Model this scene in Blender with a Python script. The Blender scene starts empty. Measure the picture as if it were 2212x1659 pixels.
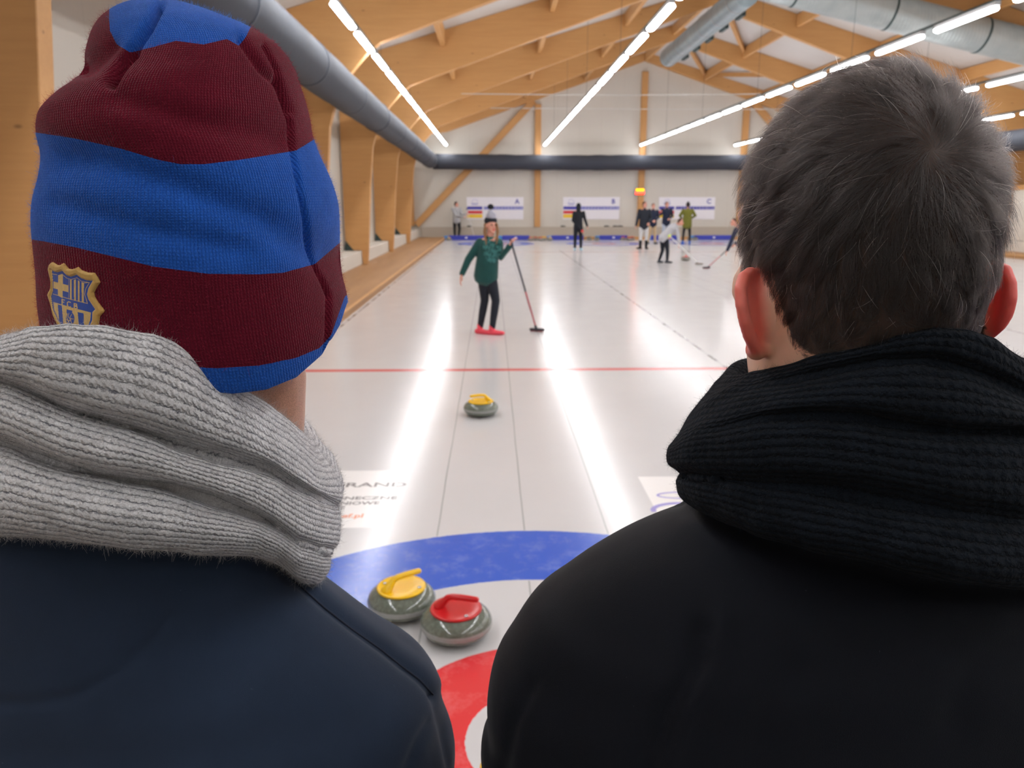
import bpy, bmesh, math, random
import numpy as np
from mathutils import Vector, Matrix, noise
from mathutils.bvhtree import BVHTree
from mathutils.kdtree import KDTree

random.seed(7)
RNG = np.random.default_rng(7)
SC = bpy.context.scene
COL = SC.collection

# ------------------------------------------------------------------ camera, world, exposure
FPX = 1661.0
PITCH = math.radians(13.26)
YAW = math.radians(1.443)
CAM = Vector((0, 0, 1.9))
cd = bpy.data.cameras.new('camera')
cam = bpy.data.objects.new('camera', cd)
COL.objects.link(cam)
cam.location = CAM
cam.rotation_euler = (math.pi / 2 - PITCH, 0, -YAW)
cd.sensor_width = 36.0
cd.lens = FPX * 36.0 / 2212.0
cd.clip_start = 0.02
cd.clip_end = 200
cd.dof.use_dof = True
cd.dof.focus_distance = 0.50
cd.dof.aperture_fstop = 15.0
SC.camera = cam
W = bpy.data.worlds.new('world')
SC.world = W
W.use_nodes = True
W.node_tree.nodes['Background'].inputs[0].default_value = (0.9, 0.93, 1.0, 1)
W.node_tree.nodes['Background'].inputs[1].default_value = 0.25
SC.view_settings.view_transform = 'Standard'
SC.view_settings.look = 'None'
SC.view_settings.gamma = 1
SC.view_settings.exposure = 0.08
SC.view_settings.use_curve_mapping = False
SC.cycles.max_bounces = 8
SC.cycles.diffuse_bounces = 4
SC.cycles.glossy_bounces = 4
SC.cycles.use_light_tree = True
SC.cycles.sample_clamp_indirect = 8.0
SC.cycles.use_denoising = True
SC.cycles.use_adaptive_sampling = True
SC.cycles.adaptive_threshold = 0.02
LAMP = 38.0            # radiance of the tube lamps

_R = cam.rotation_euler.to_matrix()
AX, AY, AZ = _R.col[0].copy(), _R.col[1].copy(), _R.col[2].copy()   # right, up, back
nAX, nAY, nAZ, nC = (np.array(v) for v in (AX, AY, AZ, CAM))


def ray(px, py):
    return (AX * (px - 1106) + AY * (829.5 - py) - AZ * FPX).normalized()


def at(px, py, Y):
    """world point seen at a pixel on the vertical plane Y"""
    d = ray(px, py)
    return CAM + d * (Y / d.y)


def gnd(px, py, z=0.0):
    d = ray(px, py)
    return CAM + d * ((z - CAM.z) / d.z)


def proj(P):
    """N x 3 -> px, py"""
    q = np.asarray(P, float) - nC
    zc = -(q @ nAZ)
    return 1106 + FPX * (q @ nAX) / zc, 829.5 - FPX * (q @ nAY) / zc


# ------------------------------------------------------------------ materials
def lin(c):
    return tuple((x / 12.92 if x <= .04045 else ((x + .055) / 1.055) ** 2.4) for x in (v / 255 for v in c))


class NT:
    def __init__(s, name):
        s.m = bpy.data.materials.new(name)
        s.m.use_nodes = True
        s.t = s.m.node_tree
        s.t.nodes.clear()
        s.out = s.t.nodes.new('ShaderNodeOutputMaterial')

    def n(s, typ, **kw):
        nd = s.t.nodes.new('ShaderNode' + typ)
        for k, v in kw.items():
            if k.startswith('i_'):
                s.set(nd.inputs[k[2:].replace('_', ' ')], v)
            else:
                setattr(nd, k, v)
        return nd

    def set(s, inp, v):
        if isinstance(v, bpy.types.NodeSocket):
            s.t.links.new(v, inp)
        elif isinstance(v, bpy.types.Node):
            s.t.links.new(v.outputs[0], inp)
        else:
            try:
                inp.default_value = v
            except Exception:
                inp.default_value = (*v, 1)

    def math(s, op, a, b=None, c=None, clamp=False):
        nd = s.t.nodes.new('ShaderNodeMath')
        nd.operation = op
        nd.use_clamp = clamp
        for i, v in enumerate((a, b, c)):
            if v is not None:
                s.set(nd.inputs[i], v)
        return nd.outputs[0]

    def mix(s, f, a, b, typ='MIX'):
        nd = s.t.nodes.new('ShaderNodeMix')
        nd.data_type = 'RGBA'
        nd.blend_type = typ
        s.set(nd.inputs[0], f)
        s.set(nd.inputs[6], a if not isinstance(a, tuple) else (*a[:3], 1))
        s.set(nd.inputs[7], b if not isinstance(b, tuple) else (*b[:3], 1))
        return nd.outputs[2]

    def ramp(s, f, stops, const=False):
        nd = s.t.nodes.new('ShaderNodeValToRGB')
        s.set(nd.inputs[0], f)
        e = nd.color_ramp.elements
        nd.color_ramp.interpolation = 'CONSTANT' if const else 'LINEAR'
        while len(e) < len(stops):
            e.new(0.5)
        for el, (p, c) in zip(e, stops):
            el.position = p
            el.color = (*c[:3], 1) if hasattr(c, '__len__') else (c, c, c, 1)
        return nd.outputs[0]

    def noise(s, vec, scale, detail=3, rough=.5, out=0):
        nd = s.n('TexNoise')
        if vec is not None:
            s.set(nd.inputs['Vector'], vec)
        nd.inputs['Scale'].default_value = scale
        nd.inputs['Detail'].default_value = detail
        nd.inputs['Roughness'].default_value = rough
        return nd.outputs[out]

    def mapped(s, vec, scale=(1, 1, 1), rot=(0, 0, 0)):
        nd = s.n('Mapping')
        s.set(nd.inputs['Vector'], vec)
        nd.inputs['Scale'].default_value = scale
        nd.inputs['Rotation'].default_value = rot
        return nd.outputs[0]

    def bump(s, h, strength=.3, dist=.01, normal=None):
        nd = s.n('Bump')
        s.set(nd.inputs['Height'], h)
        nd.inputs['Strength'].default_value = strength
        nd.inputs['Distance'].default_value = dist
        if normal is not None:
            s.set(nd.inputs['Normal'], normal)
        return nd.outputs[0]

    def bsdf(s, color, rough=.6, normal=None, **kw):
        b = s.n('BsdfPrincipled')
        s.set(b.inputs['Base Color'], color if not isinstance(color, tuple) else (*color[:3], 1))
        s.set(b.inputs['Roughness'], rough)
        if normal is not None:
            s.set(b.inputs['Normal'], normal)
        for k, v in kw.items():
            s.set(b.inputs[k.replace('_', ' ')], v)
        s.t.links.new(b.outputs[0], s.out.inputs[0])
        return s.m


def simple(name, rgb, rough=.6, nscale=40, nvar=.12, bstr=.1, bdist=.002, **kw):
    t = NT(name)
    co = t.n('TexCoord').outputs['Object']
    c = lin(rgb)
    f = t.noise(co, nscale, 4)
    col = t.mix(f, tuple(x * (1 - nvar) for x in c), tuple(min(1, x * (1 + nvar)) for x in c))
    nrm = t.bump(t.noise(co, nscale * 3, 3), bstr, bdist) if bstr else None
    return t.bsdf(col, rough, nrm, **kw)


def wood(name, axis, a=(208, 156, 98), b=(182, 128, 74), lam=.045):
    t = NT(name)
    co = t.n('TexCoord').outputs['Object']
    sc = [22.0, 22.0, 22.0]
    sc[axis] = 1.3
    g = t.noise(t.mapped(co, tuple(sc)), 1.0, 5, .6)
    sc2 = [3.0, 3.0, 3.0]
    sc2[axis] = .25
    g2 = t.noise(t.mapped(co, tuple(sc2)), 1.0, 2)
    col = t.mix(g, lin(a), lin(b))
    col = t.mix(t.math('MULTIPLY', g2, .35), col, lin((226, 180, 118)))
    # knots: small dark dots
    v = t.n('TexVoronoi')
    sv = [3.2, 3.2, 3.2]
    sv[axis] = 1.5
    t.set(v.inputs['Vector'], t.mapped(co, tuple(sv)))
    v.inputs['Scale'].default_value = 1.0
    kn = t.ramp(v.outputs['Distance'], [(0.0, 1.0), (.035, .8), (.075, 0.0)])
    col = t.mix(t.math('MULTIPLY', kn, .75), col, lin((96, 60, 34)))
    # laminate glue lines
    return t.bsdf(col, .55, t.bump(g, .12, .003))


M = {}
M['wood_x'] = wood('spruce_along_x', 0)
M['wood_y'] = wood('spruce_along_y', 1)
M['wood_z'] = wood('spruce_along_z', 2)
M['floor_wood'] = wood('walkway_boards', 1, (158, 112, 70), (134, 92, 56))
M['steel_dark'] = simple('dark_steel', (62, 78, 78), .5, Metallic=.6)
M['wall'] = None


def wall_mat(name, rgb, joint_axis=None, step=1.0):
    t = NT(name)
    co = t.n('TexCoord').outputs['Object']
    c = lin(rgb)
    f = t.noise(co, .6, 3)
    col = t.mix(f, tuple(x * .95 for x in c), tuple(x * 1.04 for x in c))
    if joint_axis is not None:
        sep = t.n('SeparateXYZ')
        t.set(sep.inputs[0], co)
        fr = t.math('FRACT', t.math('DIVIDE', sep.outputs[joint_axis], step))
        ln = t.math('LESS_THAN', fr, .012)
        col = t.mix(t.math('MULTIPLY', ln, .14), col, lin((120, 116, 110)))
    return t.bsdf(col, .7, t.bump(t.noise(co, 60, 3), .05, .002))


M['wall'] = wall_mat('painted_panel_wall', (212, 207, 197), 0, 1.15)
M['wall_side'] = wall_mat('painted_side_wall', (206, 200, 190), 1, 1.15)
M['roof'] = wall_mat('roof_panel', (206, 202, 198), 1, 2.4)
M['plinth'] = wall_mat('concrete_plinth', (188, 178, 164))
M['platform'] = simple('rubber_platform', (52, 54, 58), .8)


def ice_material():
    t = NT('curling_ice')
    pos = t.n('NewGeometry').outputs['Position']
    sep = t.n('SeparateXYZ')
    t.set(sep.inputs[0], pos)
    X, Y = sep.outputs[0], sep.outputs[1]
    u = t.math('SUBTRACT', t.math('FLOORED_MODULO', t.math('ADD', X, 2.4), 5.16), 2.58)

    def dist(y0):
        v = t.math('SUBTRACT', Y, y0)
        return t.math('SQRT', t.math('ADD', t.math('MULTIPLY', u, u), t.math('MULTIPLY', v, v)))
    d = t.math('MINIMUM', dist(2.42), dist(37.15))
    fine = t.noise(pos, 34, 4, .6)
    d = t.math('ADD', d, t.math('MULTIPLY', t.math('SUBTRACT', fine, .5), .012))
    patch = t.noise(pos, .9, 4, .6)
    white = t.mix(patch, lin((205, 203, 203)), lin((214, 212, 212)))
    frost = t.ramp(t.noise(pos, 7.0, 6, .75), [(.50, 0.0), (.78, .5)])
    blue = t.mix(frost, lin((52, 96, 204)), lin((150, 168, 226)))
    red = t.mix(frost, lin((226, 62, 66)), lin((240, 150, 150)))
    col = white

    def over(r, c, base):
        return t.mix(t.math('LESS_THAN', d, r), base, c)
    col = over(1.83, blue, col)
    col = over(1.22, white, col)
    col = over(.61, red, col)
    col = over(.29, white, col)

    def band(v, lo, hi):
        return t.math('MULTIPLY', t.math('GREATER_THAN', v, lo), t.math('LESS_THAN', v, hi))
    # thin sheet lines and the divider dashes
    wob = t.math('MULTIPLY', t.math('SUBTRACT', t.noise(pos, 1.3, 2), .5), .012)
    uw = t.math('ADD', u, wob)
    line = None
    for x0 in (-.515, 0.0, .495):
        b = band(uw, x0 - .0045, x0 + .0045)
        line = b if line is None else t.math('MAXIMUM', line, b)
    line = t.math('MULTIPLY', line, t.math('ADD', .25, t.math('MULTIPLY', patch, .5)))
    notred = t.math('GREATER_THAN', d, .6)
    inblue = band(d, 1.21, 1.84)
    line = t.math('MULTIPLY', line, t.math('MULTIPLY', notred, t.math('SUBTRACT', 1.0, inblue)))
    line = t.math('MULTIPLY', line, t.math('LESS_THAN', Y, 30.0))
    col = t.mix(line, col, lin((104, 110, 108)))
    hog = t.math('MAXIMUM', band(Y, 8.72, 8.86), band(Y, 30.7, 30.84))
    col = t.mix(t.math('MULTIPLY', hog, .85), col, lin((214, 76, 78)))
    au = t.math('ABSOLUTE', u)
    div = t.math('GREATER_THAN', t.math('ADD', au, t.math('MULTIPLY', fine, .012)), 2.565)
    dn = t.noise(t.mapped(pos, (.0, 1.0, 0)), 2.6, 3, .65)
    dash = t.ramp(dn, [(.46, .12), (.56, .9)])
    seg = t.math('MULTIPLY', div, t.math('MULTIPLY', dash, .9))
    seg = t.math('MULTIPLY', seg, t.math('LESS_THAN', Y, 32.0))
    col = t.mix(seg, col, lin((52, 56, 58)))
    # small marks, sweeping traces
    spk = t.ramp(t.noise(t.mapped(pos, (6, 1.2, 1)), 1.6, 5, .7), [(.66, 0.0), (.76, .22)])
    col = t.mix(spk, col, lin((190, 188, 186)))
    rough = t.math('ADD', .135, t.math('MULTIPLY', t.noise(pos, 2.2, 4, .65), .10))
    nrm = t.bump(t.noise(pos, 60, 2, .5), .035, .004)
    nrm = t.bump(t.noise(t.mapped(pos, (1.6, .5, 1)), 1.0, 2, .5), .035, .02, nrm)
    return t.bsdf(col, rough, nrm, IOR=1.40, Specular_IOR_Level=.62)


M['ice'] = ice_material()


def emit(name, rgb, s):
    t = NT(name)
    e = t.n('Emission')
    e.inputs[0].default_value = (*rgb, 1)
    e.inputs[1].default_value = s
    t.t.links.new(e.outputs[0], t.out.inputs[0])
    return t.m


M['lamp'] = emit('lamp_diffuser_glow', (.965, .975, 1.0), LAMP)
M['lamp_body'] = simple('lamp_housing_grey', (150, 150, 150), .4)
M['led_y'] = emit('led_yellow', (1.0, .42, .01), 4)
M['led_r'] = emit('led_red', (1.0, .012, .006), 26)


# ------------------------------------------------------------------ object helpers
def link(name, me, parent=None):
    o = bpy.data.objects.new(name, me)
    COL.objects.link(o)
    if parent:
        o.parent = parent
    return o


def meta(o, label=None, cat=None, group=None, kind=None):
    if label:
        o['label'] = label
    if cat:
        o['category'] = cat
    if group:
        o['group'] = group
    if kind:
        o['kind'] = kind
    return o


def thing(name, loc, label, cat, group=None, rz=0):
    o = bpy.data.objects.new(name, None)
    COL.objects.link(o)
    o.location = loc
    o.rotation_euler.z = rz
    o.empty_display_size = .1
    return meta(o, label, cat, group)


def mesh(name, V, F, mats, parent=None, smooth=True, mi=None, uv=None):
    """world-space mesh; made local to its parent's location"""
    V = np.asarray(V, float).reshape(-1, 3)
    if parent is not None:
        V = V - np.array(parent.location)
        if parent.rotation_euler.z:
            c, s = math.cos(-parent.rotation_euler.z), math.sin(-parent.rotation_euler.z)
            V = np.stack([V[:, 0] * c - V[:, 1] * s, V[:, 0] * s + V[:, 1] * c, V[:, 2]], 1)
    me = bpy.data.meshes.new(name)
    me.from_pydata(V.tolist(), [], [tuple(int(i) for i in f) for f in F])
    mats = mats if isinstance(mats, (list, tuple)) else [mats]
    for m in mats:
        me.materials.append(m)
    if mi is not None:
        me.polygons.foreach_set('material_index', np.asarray(mi, dtype=np.int32))
    me.polygons.foreach_set('use_smooth', np.full(len(me.polygons), bool(smooth)))
    if uv is not None:
        l = me.uv_layers.new(name='UVMap')
        idx = np.zeros(len(me.loops), dtype=np.int32)
        me.loops.foreach_get('vertex_index', idx)
        l.data.foreach_set('uv', np.asarray(uv, float)[idx].ravel())
    me.update()
    return link(name, me, parent)


class MB:
    """collects boxes, prisms, tubes and lathes into one mesh"""
    def __init__(s):
        s.V, s.F, s.I, s.n, s.mi = [], [], [], 0, 0

    def add(s, V, F):
        V = np.asarray(V, float).reshape(-1, 3)
        s.V.append(V)
        s.F += [tuple(int(i) + s.n for i in f) for f in F]
        s.I += [s.mi] * len(F)
        s.n += len(V)
        return s

    def box(s, a, b, rz=0):
        a, b = np.minimum(a, b), np.maximum(a, b)
        V = np.array([[x, y, z] for x in (a[0], b[0]) for y in (a[1], b[1]) for z in (a[2], b[2])], float)
        if rz:
            c = V.mean(0)
            q = V - c
            V = np.stack([q[:, 0] * math.cos(rz) - q[:, 1] * math.sin(rz), q[:, 0] * math.sin(rz) + q[:, 1] * math.cos(rz), q[:, 2]], 1) + c
        return s.add(V, [(0, 1, 3, 2), (4, 6, 7, 5), (0, 4, 5, 1), (2, 3, 7, 6), (0, 2, 6, 4), (1, 5, 7, 3)])

    def bar(s, p, q, w, h, up=(0, 0, 1)):
        p, q = Vector(p), Vector(q)
        d = (q - p).normalized()
        sd = d.cross(Vector(up)).normalized()
        u = sd.cross(d)
        V = []
        for c in (p, q):
            for a, b in ((-1, -1), (1, -1), (1, 1), (-1, 1)):
                V.append(c + sd * (a * w / 2) + u * (b * h / 2))
        return s.add(V, [(0, 1, 2, 3), (7, 6, 5, 4), (0, 4, 5, 1), (1, 5, 6, 2), (2, 6, 7, 3), (3, 7, 4, 0)])

    def prism(s, poly, y0, y1):
        """poly of (x, z) extruded along y"""
        n = len(poly)
        V = [(x, y0, z) for x, z in poly] + [(x, y1, z) for x, z in poly]
        F = [tuple(range(n)), tuple(range(2 * n - 1, n - 1, -1))]
        F += [(i, i + n, (i + 1) % n + n, (i + 1) % n) for i in range(n)]
        return s.add(V, F)

    def tube(s, pts, rad, seg=12, side=None, round_caps=True):
        """elliptic tube through pts; rad entries r or (r_side, r_other); rounded ends"""
        P = [Vector(p) for p in pts]
        R = [(r, r) if not hasattr(r, '__len__') else r for r in (rad if hasattr(rad, '__len__') else [rad] * len(P))]
        n = len(P)
        T = []
        for i in range(n):
            a = P[min(i + 1, n - 1)] - P[max(i - 1, 0)]
            T.append(a.normalized() if a.length > 1e-9 else Vector((0, 0, 1)))
        if round_caps:
            steps = (1.0, .7, .35)
            def cap(p, t, r, sgn):
                m = min(r)
                out = []
                for k in steps:
                    out.append((p + t * (sgn * m * math.sin(k * math.pi / 2) * .98), (r[0] * math.cos(k * math.pi / 2 * .97), r[1] * math.cos(k * math.pi / 2 * .97))))
                return out
            c0, c1 = cap(P[0], T[0], R[0], -1), cap(P[-1], T[-1], R[-1], 1)
            P = [c[0] for c in c0] + P + [c[0] for c in c1[::-1]]
            R = [c[1] for c in c0] + R + [c[1] for c in c1[::-1]]
            T = [T[0]] * 3 + T + [T[-1]] * 3
            n = len(P)
        ref = Vector(side) if side is not None else None
        prev = None
        V = []
        for i in range(n):
            t = T[i]
            if ref is not None:
                e = ref - t * ref.dot(t)
            elif prev is None:
                a = Vector((1, 0, 0)) if abs(t.x) < .8 else Vector((0, 1, 0))
                e = a - t * a.dot(t)
            else:
                e = prev - t * prev.dot(t)
            if e.length < 1e-6:
                e = Vector((0, 1, 0)) - t * t.y
            e.normalize()
            prev = e
            f = t.cross(e)
            for k in range(seg):
                a = 2 * math.pi * k / seg
                V.append(P[i] + e * (math.cos(a) * R[i][0]) + f * (math.sin(a) * R[i][1]))
        F = [(i * seg + k, i * seg + (k + 1) % seg, (i + 1) * seg + (k + 1) % seg, (i + 1) * seg + k) for i in range(n - 1) for k in range(seg)]
        F += [tuple(range(seg - 1, -1, -1)), tuple(range((n - 1) * seg, n * seg))]
        return s.add(V, F)

    def lathe(s, prof, c=(0, 0, 0), seg=40):
        """prof of (r, z) about vertical axis through c, closed at both ends"""
        V = []
        for r, z in prof:
            for k in range(seg):
                a = 2 * math.pi * k / seg
                V.append((c[0] + r * math.cos(a), c[1] + r * math.sin(a), c[2] + z))
        n = len(prof)
        F = [(i * seg + k, i * seg + (k + 1) % seg, (i + 1) * seg + (k + 1) % seg, (i + 1) * seg + k) for i in range(n - 1) for k in range(seg)]
        F += [tuple(range(seg - 1, -1, -1)), tuple(range((n - 1) * seg, n * seg))]
        return s.add(V, F)

    def ball(s, c, r, seg=14, rings=9):
        r = (r, r, r) if not hasattr(r, '__len__') else r
        V, F = [], []
        for i in range(rings + 1):
            ph = math.pi * (i + .02) / (rings + .04)
            for k in range(seg):
                a = 2 * math.pi * k / seg
                V.append((c[0] + r[0] * math.sin(ph) * math.cos(a), c[1] + r[1] * math.sin(ph) * math.sin(a), c[2] - r[2] * math.cos(ph)))
        F = [(i * seg + k, i * seg + (k + 1) % seg, (i + 1) * seg + (k + 1) % seg, (i + 1) * seg + k) for i in range(rings) for k in range(seg)]
        F += [tuple(range(seg - 1, -1, -1)), tuple(range(rings * seg, (rings + 1) * seg))]
        return s.add(V, F)

    def build(s, name, mats, parent=None, smooth=False):
        return mesh(name, np.concatenate(s.V), s.F, mats, parent, smooth, s.I)

    def fused(s, name, mats, parent=None, voxel=.01, iters=6, fac=.6):
        """every piece melted into one continuous skin"""
        me = bpy.data.meshes.new('tmp')
        me.from_pydata(np.concatenate(s.V).tolist(), [], s.F)
        bm = bmesh.new()
        bm.from_mesh(me)
        bmesh.ops.recalc_face_normals(bm, faces=bm.faces)
        bm.to_mesh(me)
        bm.free()
        o = link('tmp', me)
        r = o.modifiers.new('r', 'REMESH')
        r.mode = 'VOXEL'
        r.voxel_size = voxel
        if iters:
            sm = o.modifiers.new('s', 'SMOOTH')
            sm.factor = fac
            sm.iterations = iters
        dg = bpy.context.evaluated_depsgraph_get()
        ev = bpy.data.meshes.new_from_object(o.evaluated_get(dg))
        n = len(ev.vertices)
        V = np.zeros(n * 3)
        ev.vertices.foreach_get('co', V)
        F = [tuple(p.vertices) for p in ev.polygons]
        bpy.data.objects.remove(o)
        bpy.data.meshes.remove(me)
        bpy.data.meshes.remove(ev)
        return mesh(name, V.reshape(-1, 3), F, mats, parent, True)


def bevel(o, w, seg=2):
    b = o.modifiers.new('bevel', 'BEVEL')
    b.width = w
    b.segments = seg
    b.limit_method = 'ANGLE'
    return o


def struct(o):
    o['kind'] = 'structure'
    return o


def text_mesh(name, body, size, loc, rot, mat, parent=None, align='LEFT', bold=0.0, extrude=0.0004, xs=1.0):
    cu = bpy.data.curves.new('t', 'FONT')
    cu.body = body
    cu.size = size
    cu.align_x = align
    cu.extrude = extrude
    cu.offset = bold
    cu.resolution_u = 3
    o = link('t', cu)
    dg = bpy.context.evaluated_depsgraph_get()
    me = bpy.data.meshes.new_from_object(o.evaluated_get(dg))
    bpy.data.objects.remove(o)
    V = np.zeros(len(me.vertices) * 3)
    me.vertices.foreach_get('co', V)
    V = V.reshape(-1, 3)
    V[:, 0] *= xs
    Rm = np.array(rot.to_matrix())
    V = V @ Rm.T + np.array(loc)
    F = [tuple(p.vertices) for p in me.polygons]
    bpy.data.meshes.remove(me)
    return mesh(name, V, F, mat, parent, False)

# ------------------------------------------------------------------ the hall
XC = 7.92            # ridge
XL, XR = -4.45, 2 * 7.92 + 4.45
YW, YB = 42.25, -7.0
def roof_z(x):       # underside of the roof skin
    return 9.40 - .295 * abs(x - XC)

ICE_L, ICE_R = -2.47, 18.31
struct(MB().box((ICE_L, .55, -.2), (ICE_R, YW - .9, 0)).build('floor', M['ice']))
struct(MB().box((ICE_L, YW - .9, -.2), (ICE_R, YW, .02)).build('floor_far_strip', M['plinth']))
struct(MB().box((XL, YB, -.2), (ICE_L, YW, .1)).build('floor_walkway_left', M['floor_wood']))
struct(MB().box((ICE_R, YB, -.2), (XR, YW, .1)).build('floor_walkway_right', M['floor_wood']))
struct(bevel(MB().box((ICE_L, YB, -.2), (ICE_R, .55, .17)).build('floor_platform', M['platform']), .01))
struct(MB().box((ICE_L - .06, .55, .1), (ICE_L, YW - .9, .125)).build('trim_1', M['wood_y']))
struct(MB().box((ICE_R, .55, .1), (ICE_R + .06, YW - .9, .125)).build('trim_2', M['wood_y']))
gable = [(XL - .2, -.2), (XR + .2, -.2), (XR + .2, roof_z(XR) + .15), (XC, 9.55), (XL - .2, roof_z(XL) + .15)]
struct(MB().prism(gable, YW, YW + .2).build('wall_far', M['wall']))
struct(MB().prism(gable, YB - .2, YB).build('wall_back', M['wall']))
struct(MB().box((XL - .2, YB, -.2), (XL, YW, roof_z(XL) + .1)).build('wall_left', M['wall_side']))
struct(MB().box((XR, YB, -.2), (XR + .2, YW, roof_z(XR) + .1)).build('wall_right', M['wall_side']))
rf = MB()
for sx in (-1, 1):
    a = XC + sx * (XC - XL + .2)
    rf.prism([(XC, 9.40), (a, roof_z(a)), (a, roof_z(a) + .2), (XC, 9.60)] if sx > 0 else
             [(XC, 9.60), (a, roof_z(a) + .2), (a, roof_z(a)), (XC, 9.40)], YB - .2, YW + .2)
struct(rf.build('ceiling', M['roof']))
# concrete plinths
struct(bevel(MB().box((ICE_L - 1.3, YW - .14, .02), (XR - .5, YW, .64)).build('baseboard_far', M['plinth']), .01))
for nm, a, b in (('baseboard_left', XL, -3.92), ('baseboard_right', 2 * XC + 3.92, XR)):
    struct(bevel(MB().box((a, YB, .1), (b, YW, .5)).build(nm, M['wall_side']), .01))

# glulam portal frames every 6.1 m
half = [(-4.40, .55), (-4.22, .47), (-3.90, .42), (-3.90, .50), (-3.905, .101), (-3.76, .101), (-3.72, .55), (-3.59, 2.3), (-3.47, 3.5),
        (-3.30, 4.05), (-2.94, 4.60), (-2.60, 4.97), (-2.34, 5.17), (-1.2, 5.57), (7.92, 8.76), (7.92, 9.395), (-4.40, roof_z(-4.40) - .005)]
half = [(-4.40, .60), (-4.34, .52), (-3.925, .505), (-3.90, .101), (-3.76, .101), (-3.72, .55), (-3.59, 2.3), (-3.47, 3.5),
        (-3.30, 4.05), (-2.94, 4.60), (-2.60, 4.97), (-2.34, 5.17), (-1.2, 5.57), (7.92, 8.76), (7.92, 9.395), (-4.40, roof_z(-4.40) - .005)]
FY = [-.9, 6.60, 11.4, 17.5, 23.6, 29.7, 35.8]
for i, y in enumerate(FY):
    for sx in (-1, 1):
        poly = half if sx < 0 else [(2 * XC - x, z) for x, z in half][::-1]
        t = thing('roof_frame', (-4.0 if sx < 0 else 2 * XC + 4.0, y, 0), None, None)
        # leg and rafter in separate grain directions, one continuous outline
        leg = [p for p in poly]
        m = MB().prism(leg, y - .11, y + .11)
        o = m.build('frame_beam', [M['wood_x']], t)
        bevel(o, .008, 1)
        x0 = -4.42 if sx < 0 else 2 * XC + 4.42
        sh = MB()
        sg = 1 if sx < 0 else -1
        sh.prism([(x0, .501), (x0 + sg * .27, .501), (x0 + sg * .03, .80)][::sg], y - .125, y + .125)
        sh.build('steel_shoe', M['steel_dark'], t)
        t['kind'] = 'structure'
# far-wall rafters
for sx in (-1, 1):
    poly = [(-4.2, 5.25), (-2.34, 5.5), (7.92, 9.0), (7.92, 9.395), (-4.2, roof_z(-4.2) - .005)]
    poly = poly if sx < 0 else [(2 * XC - x, z) for x, z in poly][::-1]
    struct(MB().prism(poly, YW - .30, YW - .001).build('gable_rafter', M['wood_x']))
# purlins along the hall
k = 0
for x in (-1.37, 1.72, 4.82, XC, 2 * XC - 4.82, 2 * XC - 1.72, 2 * XC + 1.37):
    for a, b in zip([YB] + FY, FY + [YW - .31]):
        if b < 4:
            continue
        z = roof_z(x) - .02
        ya = a + (.111 if a != YB else 0.0)
        yb = b - (.111 if b != YW - .31 else 0.0)
        struct(bevel(MB().box((x - .07, ya, z - .42), (x + .07, yb, z)).build('roof_purlin', M['wood_y']), .006, 1))
# diagonal wind braces in the last bay
def zb(x):
    return roof_z(x) - .16
for a, b in ((XC + .3, 2 * XC - 4.82), (2 * XC - 1.72, 2 * XC - 4.82), (4.75, 1.79), (-1.3, 1.65), (2 * XC - 1.6, 2 * XC + 1.3)):
    struct(MB().bar((a, FY[-1] + .12, zb(a)), (b, YW - .32, zb(b)), .14, .2).build('roof_brace', M['wood_x']))
    struct(MB().bar((a, FY[-2] + .12, zb(a)), (b, FY[-1] - .12, zb(b)), .14, .2).build('roof_brace', M['wood_x'])) if a > XC and b > XC + 1 and a < b else None
# gable posts and braces
for x in (2.42, 7.95, 13.35):
    struct(bevel(MB().box((x - .16, YW - .20, .64), (x + .16, YW - .001, roof_z(x) - .9)).build('gable_post', M['wood_z']), .008, 1))
for p, q in (((-4.05, .75), (2.2, 7.05)), ((2 * XC + 4.05, .75), (2 * XC - 2.2, 7.05))):
    struct(MB().bar((p[0], YW - .11, p[1]), (q[0], YW - .11, q[1]), .18, .34, up=(0, 0, 1)).build('gable_brace', M['wood_x']))
for p, q in (((-4.3, .7), (-4.3, 5.3)), ((2 * XC + 4.3, .7), (2 * XC + 4.3, 5.3))):
    struct(MB().box((p[0] - .14, YW - .3, p[1]), (p[0] + .14, YW - .001, q[1])).build('corner_post', M['wood_z']))
# rail and white panels on the right side
struct(MB().box((XR - .52, 8, 2.38), (XR - .36, YW - .3, 2.56)).build('trim_3', M['wood_y']))
for i in range(8):
    y0 = 11.8 + i * 3.05
    struct(MB().box((XR - .50, y0, .52), (XR - .44, y0 + 2.9, 2.37)).build('wall_panel', M['wall_side']))

# tie wires
M['wire'] = simple('white_cable', (210, 210, 206), .4)
for y, z, a, b in ((29.6, 5.75, -1.1, 10.2), (35.9, 5.98, -1.2, 2 * XC + .9)):
    o = MB().tube([(a, y, z), ((a + b) / 2, y, z - .03), (b, y, z + (.0 if y > 30 else .03))], .016, 6, round_caps=False).build('tie_cable', M['wire'])
    meta(o, 'thin white cable stretched across the hall under the rafters, the %s one' % ('upper nearer' if y < 30 else 'lower farther'), 'cable')

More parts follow.
